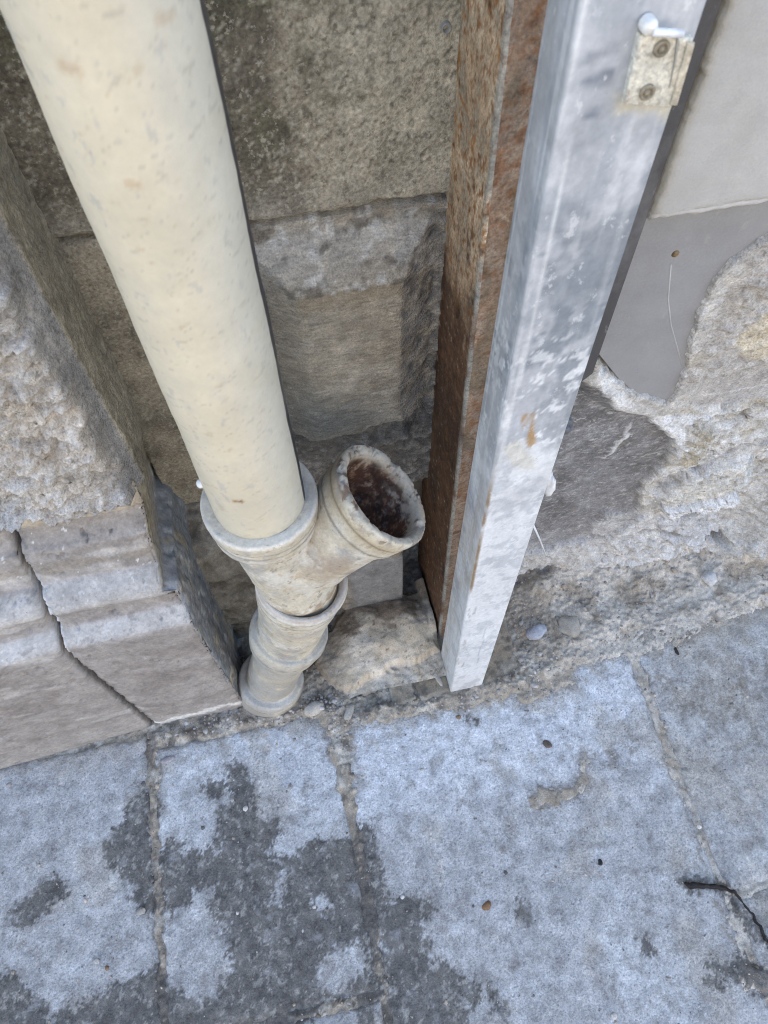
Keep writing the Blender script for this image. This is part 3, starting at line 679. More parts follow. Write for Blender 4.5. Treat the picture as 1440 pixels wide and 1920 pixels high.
def fitting(name, p, q, pr, marks, seed, parent=dp, jit=.0008, mat=None):
    dv = Vector(q - p).normalized()
    return lathe_obj(name, p, dv, dense(pr, .0022), 110, mat or M_castpipe, ringcol(cast_color(seed, .5), p, dv, marks), parent, jit=jit, seed=seed)
DG = (.15, .12, .09)
fitting('coupling', B2, B3, [(.02, .054), (.004, .0575), (-.002, .061), (-.004, .066), (0, .0695), (.006, .0716), (.011, .0710), (.013, .0695), (.030, .0690), (.033, .0675), (.036, .0684), (.060, .0665), (.090, .0630), (.125, .0600), (.170, .0580), (.205, .057)],
        [(.0, .005, (.68, .66, .62), .8), (.012, .0018, DG, .7), (.034, .002, DG, .6), (-.001, .003, (.30, .18, .09), .5), (.075, .012, (.46, .42, .37), .5)], 130)
fitting('coupling', B3, B4, [(-.03, .056), (-.004, .0600), (-.003, .0670), (.0, .0690), (.004, .0700), (.018, .0706), (.028, .0695), (.032, .0670), (.036, .0684), (.056, .0665), (.070, .0620), (.090, .0560), (.110, .0530), (.200, .0525), (.30, .0525)],
        [(-.001, .004, (.45, .41, .34), .6), (.018, .010, (.36, .345, .31), .5), (.032, .002, DG, .8), (.064, .005, DG, .6), (.15, .03, (.45, .40, .30), .5)], 140)
fitting('foot_collar', B4, B5, [(-.014, .052), (-.002, .0540), (-.001, .0650), (.002, .0670), (.010, .0690), (.024, .0700), (.030, .0685), (.033, .0665), (.037, .0685), (.070, .0700), (.12, .071)],
        [(.006, .010, (.42, .40, .36), .7), (.033, .002, DG, .7), (.08, .03, (.36, .32, .26), .6)], 150)
# blob of plaster on the pipe side
nub = np.array([(-0.121,0.854)][0]); 
lathe_obj('plaster_drip', (AX - RP * .97, AY - .012, float(nub[1])), (-1, -.2, .1), [(-.002, .0), (-.002, .0045), (.001, .0052), (.004, .0045), (.006, .0022), (.0065, 0)], 16, M_plast, (.72, .71, .68), dp, jit=.001)

# ------------------------------------------------------------------ rusty steel beam
rb = empty('rusty_beam', (.25, .63, 0), 'rust mottled steel channel standing against the wall behind the galvanised post', 'beam')
def beam_sheet(name, path_fn, ts, zs, colfn, parent):
    nv, nu = len(zs), len(ts); G = np.zeros((nv, nu, 3))
    for j, z in enumerate(zs):
        pth = np.array(path_fn(z)); d = np.concatenate([[0], np.cumsum(np.hypot(*np.diff(pth, axis=0).T))]); t = ts * d[-1]
        G[j, :, 0] = np.interp(t, d, pth[:, 0]); G[j, :, 1] = np.interp(t, d, pth[:, 1]); G[j, :, 2] = z
    p = G.reshape(-1, 3); tt = np.tile(ts, nv)
    co = p + .0006 * np.stack([fbm(p, 50, 4, .6, 160), fbm(p, 50, 4, .6, 161), 0 * p[:, 0]], 1)
    return sheet(name, co, nv, nu, M_rust, colfn(p, tt), parent, closed=False)
def rust_col(p, lower_dark, seed):
    n = len(p); f1 = fbm(p * (1, 1, .8), 20, 4, .6, seed); f2 = fbm(p, 70, 4, .65, seed + 1); f3 = fbm(p, 160, 3, .7, seed + 2)
    c = const(n, (.58, .44, .29)); c = mix(c, (.72, .60, .43), ss(f1, -.1, .5)); c = mix(c, (.40, .36, .27), .7 * ss(fbm(p * (1.5, 1.5, .5), 26, 3, .5, seed + 3), .1, .5))
    c = mix(c, (.36, .16, .05), .9 * ss(f2 + .5 * f1, .36, .62)); c = mix(c, (.12, .06, .03), .9 * ss(f2 + .3 * f3, .66, .9)); c = mix(c, (.34, .15, .05), .7 * ss(f3, .25, .6)); c = mix(c, (.45, .20, .05), .9 * ss(fbm(p, 44, 3, .6, seed + 4), .55, .7))
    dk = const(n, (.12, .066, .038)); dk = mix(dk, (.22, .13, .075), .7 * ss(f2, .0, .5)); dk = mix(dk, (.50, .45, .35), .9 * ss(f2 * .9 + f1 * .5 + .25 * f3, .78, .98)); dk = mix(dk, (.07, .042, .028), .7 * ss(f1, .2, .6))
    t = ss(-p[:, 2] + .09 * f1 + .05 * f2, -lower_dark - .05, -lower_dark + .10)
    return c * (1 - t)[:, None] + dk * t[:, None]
def yb(z): return .549 + .034 * z
zs = np.arange(-.02, 2.0, .004)
def web_path(z): return [(.2215, .75), (.2212, yb(z) + .004), (.2222, yb(z) + .001), (.226, yb(z))]
ts = np.concatenate([np.linspace(0, .93, 60), np.linspace(.935, 1, 10)])
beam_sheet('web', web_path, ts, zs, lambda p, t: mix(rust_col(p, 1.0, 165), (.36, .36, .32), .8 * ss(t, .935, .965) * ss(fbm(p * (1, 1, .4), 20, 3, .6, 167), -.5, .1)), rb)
def fl_path(z): return [(.226, yb(z)), (.2262, yb(z) + .0004), (.284, yb(z) + .0005), (.287, yb(z) + .003), (.287, yb(z) + .009), (.234, yb(z) + .009), (.2275, .75)]
def flc(p, t):
    c = rust_col(p + .31, .2, 175); c = c * .4 + .6 * const(len(p), (.19, .10, .068)); c = mix(c, (.14, .12, .075), .5 * ss(fbm(p * (1, 1, .3), 30, 3, .5, 178), .1, .5))
    return c
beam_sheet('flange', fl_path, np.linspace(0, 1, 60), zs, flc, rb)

# ------------------------------------------------------------------ galvanised post
po = empty('steel_post', (.25, .47, 0), 'tall galvanised square steel post with white streaks and a latch plate near the top', 'post')
def post_path(z):
    xl = .2165 - .0078 * z; xr = .2875; yf = .426 + .0055 * z; yk = .513 - .0218 * z; r = .003
    pts = []
    for (cx_, cy_, a0) in ((xl + r, yk - r, 90), (xl + r, yf + r, 180), (xr - r, yf + r, 270), (xr - r, yk - r, 0)):
        pts += [(cx_ + r * math.cos(math.radians(a0 + q)), cy_ + r * math.sin(math.radians(a0 + q))) for q in (0, 22, 45, 68, 90)]
    return pts
zs = np.concatenate([np.arange(0, 1.5, .004), np.arange(1.5, 2.13, .02)])
base = np.array(post_path(0)); base = np.concatenate([base, base[:1]]); dd = np.concatenate([[0], np.cumsum(np.hypot(*np.diff(base, axis=0).T))])
tt_ = []
for i in range(len(dd) - 1): tt_ += list(np.linspace(i, i + 1, 26 if dd[i + 1] - dd[i] > .01 else 2)[:-1])
tt_ = np.array(tt_); nv, nu = len(zs), len(tt_); G = np.zeros((nv, nu, 3)); idx = np.arange(len(base))
for j, z in enumerate(zs):
    b_ = np.array(post_path(z)); b_ = np.concatenate([b_, b_[:1]]); G[j, :, 0] = np.interp(tt_, idx, b_[:, 0]); G[j, :, 1] = np.interp(tt_, idx, b_[:, 1])
    # foot: cut a little askew, right corner rounded off
    G[j, :, 2] = z
zf = .012 * ss(G[:, :, 0], .268, .290) ; G[:, :, 2] = np.maximum(G[:, :, 2], zf + .001)
p = G.reshape(-1, 3); n = len(p)
left = p[:, 0] < (.2165 - .0078 * p[:, 2] + .0025)
sc = (p[:, 0] - (.2165 - .0078 * p[:, 2])) / .071
c = const(n, (.47, .48, .495))
zz_ = p[:, 2]; low = ss(-zz_ + .10 * fbm(p, 12, 4, .6, 182), -.93, -.82); mid = np.exp(-((zz_ - 1.12) / .17) ** 2)
st = fbm(p * (5, 5, .22), 9, 3, .5, 180); cl = fbm(p * (1, 1, .8), 17, 4, .62, 181); c2 = fbm(p, 38, 4, .65, 195)
c = mix(c, (.56, .565, .57), .8 * ss(st, .05, .4)); c = mix(c, (.40, .41, .42), .6 * ss(-st, .15, .45))
c = mix(c, (.21, .235, .26), .9 * mid * ss(cl + .35 * ss(sc, .25, .6), -.15, .25))
c = mix(c, (.74, .745, .74), .9 * ss(c2 + .6 * cl, .22, .32) * ss(zz_, .8, .9) * ss(-zz_, -1.17, -1.02))
c = mix(c, (.74, .745, .74), .9 * low); c = mix(c, (.46, .48, .50), .6 * low * ss(c2 + cl, .30, .6)); c = mix(c, (.33, .35, .37), .6 * (1 - low) * ss(fbm(p * (1, 1, .45), 30, 4, .6, 197), .25, .5))
ln_ = fbm(p * (16, 16, .12), 9, 2, .5, 194)
c = mix(c, (.72, .72, .70), .6 * ss(ln_, .36, .48) * (1 - low) * (.35 + .65 * ss(-sc, -.32, -.18)))
c = mix(c, (.44, .43, .41), .45 * left * ss(fbm(p * (9, 9, .15), 9, 3, .5, 196), .1, .4) * (1 - .5 * low))
c = mix(c, (.55, .50, .40), .5 * left * ss(fbm(p * (4, 4, .5), 18, 4, .6, 185), .0, .5) * ss(-zz_, -1.1, -.5))
fr = (~left) & (p[:, 1] < .45)
for (z0, z1, x0, x1, k) in ((1.3353,1.3423,0.2154,0.2371,0.70),(1.3203,1.3273,0.2165,0.2390,0.85),(1.3179,1.3195,0.2166,0.2414,0.60),(1.2965,1.3035,0.2227,0.2339,0.90)):
    c = mix(c, (.20, .22, .25), k * fr * ss(np.minimum(p[:, 2] - z0 - .1 * (p[:, 0] - x0), z1 + .1 * (p[:, 0] - x0) - p[:, 2]), -.001, .001) * ss(np.minimum(p[:, 0] - x0, x1 - p[:, 0]), -.002, .003) * (1 + .5 * fbm(p * (.4, 1, 3), 90, 3, .6, 186)))
d = sdline(p[:, 0], p[:, 2], [(0.238,0.972),(0.250,0.920)], .0085) + .003 * fbm(p * (5, 1, 1), 90, 3, .7, 187)
c = mix(c, (.40, .24, .09), .9 * fr * ss(d, 0, .004) * ss(fbm(p * (5, 1, .4), 60, 3, .6, 188), -.5, .3))
d = sdline(p[:, 0], p[:, 2], [(0.229,0.917),(0.251,0.877)], .015) + .006 * fbm(p, 70, 3, .7, 189); c = mix(c, (.60, .55, .43), .5 * fr * ss(d, 0, .008))
d = sdline(p[:, 0], p[:, 2], [(0.249,1.306),(0.281,1.304),(0.289,1.291)], .010) + .004 * fbm(p, 90, 3, .6, 190); c = mix(c, (.62, .55, .38), .65 * fr * ss(d, 0, .008))
# seam of the folded profile: rusty dirt in the front left arris
seam = ss(-np.abs(sc - .03), -.038, -.015) * ss(p[:, 2], .52, .56) * ss(-p[:, 2], -.90, -.80)
c = mix(c, (.25, .16, .07), .95 * seam * ss(fbm(p * (1, 1, .3), 40, 3, .6, 191), -.7, .1) * (p[:, 1] < .46))
hs = (sc - .03) / .05
c = mix(c, (.36, .34, .31), .7 * ss(fbm(p * (3, 3, .6), 30, 3, .6, 192), .35, .6) * (p[:, 2] < .5) * (sc < .25) * fr)
c = mix(c, (.33, .36, .42), .6 * fr * ss(-np.abs(sc - .62 + .02 * np.sin(p[:, 2] * 60)), -.022, -.006) * (p[:, 2] < .36) * (p[:, 2] > .17))
c = np.clip(c * (1 + .07 * fbm(p, 120, 3, .7, 193))[:, None], .02, .85)
sheet('post_body', p, nv, nu, M_zinc, c, po, closed=True)
capz = 2.11
plain_box('post_cap', (.1985, .4360, capz), (.2890, .4690, capz + .012), M_zinc, (.45, .46, .48), po)
# latch plate
pl = [[(0.248,1.308),(0.281,1.301),(0.282,1.345),(0.246,1.351)]]
PQ = np.array(pl[0])
def plate(name, quad, y0, y1, mat, col, parent, bev=.0008):
    qd = np.array(quad); cx_, cz_ = qd.mean(0); inn = qd + (np.array([cx_, cz_]) - qd) / np.linalg.norm(np.array([cx_, cz_]) - qd, axis=1)[:, None] * bev * 1.6
    co = [(a, y1, b) for a, b in qd] + [(a, y0 + bev, b) for a, b in qd] + [(a, y0, b) for a, b in inn]
    fs = [(0, 1, 2, 3)] + [(i, 4 + i, 4 + (i + 1) % 4, (i + 1) % 4) for i in range(4)] + [(4 + i, 8 + i, 8 + (i + 1) % 4, 4 + (i + 1) % 4) for i in range(4)] + [(8, 11, 10, 9)]
    return obj(name, mesh_of(name, co, fs, mat, col if not isinstance(col, tuple) else const(12, col), False), parent)
lp = plate('latch_plate', PQ, .4275, .4355, M_rust, (.60, .56, .46), po)
BL = np.array([(0.261,1.315)][0]); BU = np.array([(0.262,1.342)][0]); BT = np.array([(0.250,1.356)][0])
for bb in (BL, BU):
    lathe_obj('bolt', (bb[0], .4280, bb[1]), (0, -1, 0), [(0, .0052), (.002, .0052), (.0028, .0046), (.0028, .0034), (.0008, .0030), (.0008, .0022), (.0026, .0018), (.003, 0)], 22, M_rust, (.28, .24, .17), lp)
lathe_obj('bolt', (BT[0], .4325, BT[1]), (0, -1, 0), [(0, .0050), (.006, .0050), (.008, .0042), (.0085, 0)], 22, M_zinc, (.72, .70, .64), po)
R0 = np.array([(0.252,1.354),(0.275,1.350)])
lathe_obj('latch_bar', (R0[0][0], .4245, R0[0][1]), (R0[1][0] - R0[0][0], 0, R0[1][1] - R0[0][1]), [(0, 0), (0, .0020), (.0005, .0024), (.020, .0024), (.0205, 0)], 14, M_zinc, (.74, .74, .74), lp)
RR = np.array([(0.264,1.347),(0.277,1.344),(0.274,1.309),(0.264,1.314)])
plate('latch_slot', [tuple(RR[3] * .55 + RR[0] * .45 + np.array((.010, .0))), tuple(RR[2] + np.array((.002, .006))), tuple(RR[1] - np.array((.004, .0))), tuple(RR[0] + np.array((.006, .002)))], .4262, .4278, M_sheet, (.30, .29, .25), lp)
R5 = np.array([(0.280,1.304),(0.285,1.303),(0.283,1.343),(0.278,1.344)])
plate('latch_rim', R5, .4254, .4278, M_rust, (.50, .44, .33), lp)

# ------------------------------------------------------------------ right wall: stone, mortar, rubble
rw = empty('damaged_wall', (.9, .66, 0), 'broken stone wall foot with crumbling mortar right of the galvanised post', 'wall')
PANEL = [(0.399,0.846),(0.419,0.818),(0.456,0.767),(0.494,0.725),(0.533,0.695),(0.567,0.677),(0.574,0.692),(0.570,0.737),(0.556,0.808),(0.545,0.877),(0.543,0.925),(0.559,0.958),(0.577,0.977),(0.591,0.991),(0.667,1.050)]
def right_wall():
    x0, x1, z0, z1 = .26, 1.55, -.06, 1.16; res = .0032
    nu = int((x1 - x0) / res); nv = int((z1 - z0) / res)
    X, Z = np.meshgrid(np.linspace(x0, x1, nu), np.linspace(z0, z1, nv)); x = X.ravel(); z = Z.ravel(); p = P3(x, .65, z)
    n1 = fbm(p, 12, 4, .55, 200); n2 = fbm(p, 55, 4, .6, 201); rk = ridge(p * (1, 1, 1.6), 15, 5, 202); rk2 = ridge(p * (.6, 1, 1.8), 38, 4, 203)
    wx = x + .008 * fbm(p, 30, 4, .6, 204); wz = z + .008 * fbm(p, 30, 4, .6, 205)
    N = len(x)
    # tooled dark stone, low left
    tool = ss(sdpoly(wx, wz, [(0.330,0.831),(0.437,0.749),(0.462,0.731),(0.483,0.681),(0.534,0.658),(0.605,0.576),(0.639,0.504),(0.628,0.374),(0.661,0.226),(0.612,0.138),(0.457,0.113),(0.329,0.169),(0.260,0.848)]), -.002, .004)
    panel = sdpoly(x, z, [(.26, PANEL[0][1] + .05)] + PANEL + [(1.4, 1.3), (.26, 1.3)])
    panel = panel + .004 * n2 + .003 * n1
    pan = ss(panel, -.001, .004)
    near = ss(-panel, -.001, .001) * ss(panel, -.060, -.026)
    white = ss(sdpoly(wx, wz, [(0.421,0.799),(0.448,0.735),(0.474,0.713),(0.492,0.662),(0.545,0.638),(0.623,0.551),(0.654,0.477),(0.647,0.528),(0.624,0.595),(0.682,0.614),(0.602,0.626),(0.525,0.670),(0.446,0.776)]), -.002, .004)
    white = np.maximum(white, ss(sdcap(wx, wz, *[(0.516,0.518),(0.541,0.603)], .006), 0, .004) * .7)
    band = sdpoly(wx, wz, [(0.610,0.646),(0.604,0.736),(0.725,0.736),(0.785,0.721),(0.845,0.603),(0.780,0.617),(0.673,0.624)])
    flat = ss(band, -.003, .006)
    upper = ss(wz, .70, .73)
    lens1 = ss(sdpoly(wx, wz, [(0.642,0.484),(0.636,0.572),(0.661,0.609),(0.699,0.561),(0.702,0.473),(0.668,0.458)]), -.008, .018)
    led1 = sdline(wx, wz, [(0.657,0.371),(0.691,0.415),(0.737,0.436),(0.783,0.478),(0.846,0.479),(0.936,0.468)], .010)
    lens2 = ss(sdpoly(wx, wz, [(0.645,0.355),(0.701,0.417),(0.802,0.459),(0.870,0.327),(0.803,0.294),(0.698,0.296)]), -.010, .022)
    blk = ss(sdpoly(wx, wz, [(0.678,0.308),(0.837,0.311),(0.868,0.254),(0.782,0.242),(0.709,0.247)]), -.002, .004)
    low = ss(sdpoly(wx, wz, [(0.579,0.269),(0.720,0.226),(0.841,0.226),(0.902,0.070),(0.847,0.040),(0.648,0.097),(0.565,0.182)]), -.004, .010)
    dark_cut = sdline(wx, wz, [(0.675,0.158),(0.723,0.163),(0.807,0.117)], .008)
    hole = sdline(wx, wz, [(0.868,0.097),(0.905,0.069)], .017)
    y = .668 - .036 * ss(z, .04, .60)
    y -= .014 * (1 - tool) * (.5 + .5 * rk) + .007 * (1 - tool) * n2
    y -= .004 * white + .0016 * tool * n1 - .0008 * tool * n2
    y = y * (1 - flat) + flat * (.626 + .002 * n1)
    y -= .016 * upper * (1 - flat) * ss(x, .55, .60)
    y -= .016 * lens1 * (1 + .3 * n2) + .022 * lens2 * (1 + .25 * rk2)
    y += .004 * ss(led1, -.010, .006); y -= .006 * ss(sdline(wx, wz + .012, [(0.657,0.371),(0.691,0.415),(0.737,0.436),(0.783,0.478),(0.846,0.479),(0.936,0.468)], .010), -.010, .010)
    grey = ss(sdpoly(wx, wz, [(0.700,0.226),(0.844,0.226),(0.855,0.111),(0.834,0.071),(0.748,0.116)]), -.002, .005)
    y = y - .010 * grey - .030 * blk - .012 * low * (1 + .4 * rk2)
    y += .03 * ss(dark_cut, -.002, .006)
    y += .10 * ss(hole, -.002, .012)
    y -= .010 * ss(sdcap(wx, wz, *[(0.913,0.097),(0.935,0.049)], .018), 0, .012)
    rub = ss(x, .585, .63) * ss(-z, -.66, -.60) * (1 - tool)
    strat = ridge(p * (.45, 1, 2.0), 22, 4, 209); fine = ridge(p * (.8, 1, 1.6), 70, 3, 210)
    y -= rub * (.010 * (strat - .3) + .004 * fine)
    crk = np.abs(fbm(p * (.5, 1, 1.9), 17, 3, .5, 211)); crkm = rub * ss(-crk, -.05, -.012); y += .010 * crkm
    y -= upper * (1 - flat) * ss(x, .55, .6) * (.003 * fbm(p * (.6, 1, 1.6), 60, 4, .65, 212))
    # shelf of rubble towards the ground
    y -= .035 * ss(-z, -.16, -.02) * ss(x, .50, .62) * (1 + .4 * n1)
    y -= .05 * ss(x, .86, 1.0) * ss(-z, -.42, -.25) * (1 + .3 * rk)
    y = y * (1 - near) + near * np.minimum(y, .6105 + .002 * n2 + .002 * n1)
    y = y * (1 - pan) + pan * .640
    y += .0016 * n2 * (1 - pan)
    c = const(N, (.48, .455, .41))
    c = mix(c, (.58, .56, .52), .8 * ss(rk2, .1, .7)); c = mix(c, (.34, .295, .22), .75 * ss(-rk, -.3, .3) * ss(n2, -.3, .3))
    c = mix(c, (.45, .39, .28), .5 * ss(n1, .15, .6)); c = mix(c, (.56, .555, .545), .7 * ss(-z, -.30, -.10))
    c = mix(c, (.68, .665, .63), .75 * rub * ss(strat + .5 * fine, .45, 1.1)); c = mix(c, (.40, .33, .21), .7 * rub * ss(-strat, -.2, .35)); c = mix(c, (.23, .20, .17), .7 * crkm)
    tc = const(N, (.24, .235, .235)); tc = mix(tc, (.155, .15, .145), .8 * ss(n1, -.2, .5)); tc = mix(tc, (.45, .44, .43), .6 * ss(fbm(p * (.5, 1, 2.6), 85, 4, .7, 206), .2, .7))
    tc = mix(tc, (.44, .44, .445), .8 * ss(-z + .06 * n1, -.27, -.12))
    c = c * (1 - tool)[:, None] + tc * tool[:, None]
    c = mix(c, (.43, .405, .375), flat * .9); c = mix(c, (.46, .43, .39), .8 * upper * (1 - flat) * ss(x, .55, .6))
    pitc = sdpoly(wx, wz, [(0.617,0.804),(0.637,0.860),(0.688,0.868),(0.757,0.726),(0.665,0.757)]); c = mix(c, (.60, .52, .38), .85 * ss(pitc, -.004, .01)); 
    c = mix(c, (.22, .19, .15), .6 * ss(fbm(p, 95, 3, .6, 207), .5, .75) * upper)
    c = mix(c, (.43, .37, .255), .85 * lens1 * ss(n2, -.6, .4)); c = mix(c, (.62, .59, .52), .7 * lens2 * ss(rk2, -.1, .6)); c = mix(c, (.42, .36, .24), .6 * lens2 * ss(-rk2, -.2, .4))
    c = mix(c, (.30, .29, .285), .6 * ss(led1 + .004 * n2, .004, .008)); c = mix(c, (.40, .395, .40), .85 * grey); c = mix(c, (.74, .735, .72), .95 * blk); c = mix(c, (.74, .735, .72), .95 * white)
    c = mix(c, (.60, .59, .57), .6 * low * ss(rk2, .0, .5)); c = mix(c, (.34, .28, .18), .7 * ss(dark_cut, -.002, .006)); c = mix(c, (.04, .035, .03), ss(hole, .002, .010))
    c = mix(c, (.46, .44, .40), .8 * ss(x, .84, .95) * ss(-z, -.45, -.35) )
    ln = np.abs(z - np.interp(x, *zip(*[(0.615,0.664),(0.681,0.655),(0.754,0.657)]))); c = mix(c, (.66, .65, .62), .7 * ss(-ln, -.003, -.001) * ss(x, .62, .64))
    c *= (1 + .2 * fbm(p, 140, 3, .7, 208))[:, None]
    sheet('wall_face', np.stack([x, y, z], 1), nv, nu, M_wall, np.clip(c, .03, .8), rw)
right_wall()

# ------------------------------------------------------------------ grey sheet panel with its edge strip, beige board on top
gp = empty('metal_panel', (.6, .62, .7), 'smooth grey sheet panel with rounded lower corner below the beige board', 'panel')
def poly_plate(name, poly, y0, y1, mat, colfn, parent, res=.012):
    import bmesh
    bm = bmesh.new(); vs = [bm.verts.new((a, y0, b)) for a, b in poly]; f = bm.faces.new(vs)
    r = bmesh.ops.extrude_face_region(bm, geom=[f]); 
    for v in r['geom']:
        if isinstance(v, bmesh.types.BMVert): v.co.y = y1
    bmesh.ops.recalc_face_normals(bm, faces=bm.faces)
    me = bpy.data.meshes.new(name); bm.to_mesh(me); bm.free(); me.materials.append(mat)
    at = me.color_attributes.new('col', 'FLOAT_COLOR', 'POINT'); at.data.foreach_set('color', np.concatenate([const(len(me.vertices), colfn), np.ones((len(me.vertices), 1))], 1).astype(np.float32).ravel())
    return obj(name, me, parent)
PPOLY = [(a, b) for a, b in PANEL]; rounded = []
for i in range(len(PPOLY) - 1):
    a = np.array(PPOLY[i]); b = np.array(PPOLY[i + 1]); rounded += [tuple(a), tuple(a * .5 + b * .5)]
rounded.append(PPOLY[-1])
poly_plate('panel_sheet', [(.335, PANEL[0][1] - .015)] + [(a + .013, b - .013) for a, b in rounded] + [(.95, 1.9), (.335, 1.9)], .617, .621, M_sheet, (.30, .295, .29), gp)
poly_plate('edge_strip', [(.330, .785), (.352, .780), (.380, .787), (.404, .815), (.404, 2.05), (.330, 2.05)], .590, .6165, M_sheet, (.085, .080, .078), gp)
bp = [(0.477,0.980)][0]
lathe_obj('rivet', (bp[0], .6175, bp[1]), (0, -1, 0), [(0, .0048), (.0015, .0046), (.003, .0032), (.0034, 0)], 16, M_rust, (.22, .15, .08), gp)
def drip(name, pts, r, y, mat, col, parent):
    co = []; 
    for (a, b) in pts: co.append((a, y, b))
    return tube(name, co, r, mat, col, parent)
def tube(name, pts, rad, mat, col, parent=None, seg=8, jit=0, seed=0):
    pts = np.array(pts, float); n = len(pts); rad = np.broadcast_to(np.asarray(rad, float), (n,)); rows = []
    tg = np.gradient(pts, axis=0); tg /= np.linalg.norm(tg, axis=1)[:, None]
    for i in range(n):
        ref = np.array((0, 0, 1.)) if abs(tg[i, 2]) < .9 else np.array((1., 0, 0)); u = np.cross(ref, tg[i]); u /= np.linalg.norm(u); v = np.cross(tg[i], u)
        rows.append([pts[i] + rad[i] * (u * math.cos(q) + v * math.sin(q)) for q in np.arange(seg) * 2 * np.pi / seg])
    rows = [[pts[0]] * seg] + rows + [[pts[-1]] * seg]
    co = np.array(rows).reshape(-1, 3)
    if jit: co = co + jit * np.stack([fbm(co, 60, 3, .6, seed), fbm(co, 60, 3, .6, seed + 1), fbm(co, 60, 3, .6, seed + 2)], 1)
    return obj(name, mesh_of(name, co, gridf(n + 2, seg, True), mat, const(len(co), col)), parent)
sp = [(0.477,0.964),(0.493,0.905),(0.515,0.852),(0.543,0.799),(0.567,0.753)]
tube('scratch_line', [(a, .6172, b) for a, b in sp], .0011, M_sheet, (.47, .465, .45), gp)

bd = empty('wall_board', (.8, .59, 1.1), 'pale beige rough cement board fixed over the grey panel, lower edge ragged', 'board')
def board():
    x0, x1, z0, z1 = .4075, 1.25, 1.060, 1.95; res = .004
    nu = int((x1 - x0) / res); zs = np.concatenate([[z0, z0 + .002, z0 + .006, z0 + .0095, z0 + .0105, z0 + .012], np.arange(z0 + .016, 1.45, res), np.arange(1.46, z1, .03)]); nv = len(zs)
    X, Z = np.meshgrid(np.linspace(x0, x1, nu), zs); x = X.ravel(); z = Z.ravel(); p = P3(x, .58, z)
    y = .583 + .0010 * fbm(p, 20, 3, .5, 220) + .0005 * fbm(p, 170, 3, .7, 221)
    zz = np.tile(zs[:, None] - z0, (1, nu)).ravel()
    y += .006 * (1 - ss(zz, 0, .008)) + .0022 * np.exp(-((zz - .0105) / .0012) ** 2) * ss(fbm(P3(x, 0, 0), 40, 3, .6, 222), -.3, .2)
    ex = np.clip(x - x0, 0, 1); y += .003 * np.exp(-ex / .003)
    co = np.stack([x + .0025 * fbm(P3(0 * x, .2, z), 90, 3, .7, 223) * np.exp(-ex / .01), y, z + (.0045 * fbm(P3(x, .1, 0), 25, 4, .6, 224)) * np.exp(-zz / .02)], 1)
    c = const(len(x), (.44, .425, .395)) * (1 + .05 * fbm(p, 14, 3, .5, 225))[:, None]
    c = mix(c, (.42, .36, .25), .6 * np.exp(-ex / .004)); c = mix(c, (.52, .50, .47), .6 * (zz < .010))
    sheet('board_face', co, nv, nu, M_board, c, bd, skirt=(0, .028, 0))
board()

# ------------------------------------------------------------------ stones on the ground by the wall
def lump(name, mat, col, dims, seed, rough=.18, flat=.0, n=3, parent=None, loc=(0, 0, 0), rot=0, tilt=(0, 0)):
    import bmesh
    bm = bmesh.new(); bmesh.ops.create_icosphere(bm, subdivisions=n, radius=1)
    co = np.array([v.co[:] for v in bm.verts]); bm.verts.ensure_lookup_table()
    fs = np.array([[v.index for v in f.verts] for f in bm.faces]); bm.free()
    s = np.random.RandomState(seed)
    for k in range(5):                                   # cut a few flat facets
        d = s.normal(size=3); d /= np.linalg.norm(d); t = co @ d; lim = s.uniform(.55, .8); co = co - np.outer(np.clip(t - lim, 0, None), d) * .85
    co = co * (1 + rough * fbm(co, 1.6, 3, .55, seed % 50 + 1))[:, None]
    co = co * np.array(dims)
    c = const(len(co), col) * (1 + .15 * fbm(co / max(dims), 3, 3, .6, seed % 40))[:, None]
    o = obj(name, mesh_of(name, co, fs, mat, c), parent, loc=loc)
    o.rotation_euler = (tilt[0], tilt[1], rot); return o

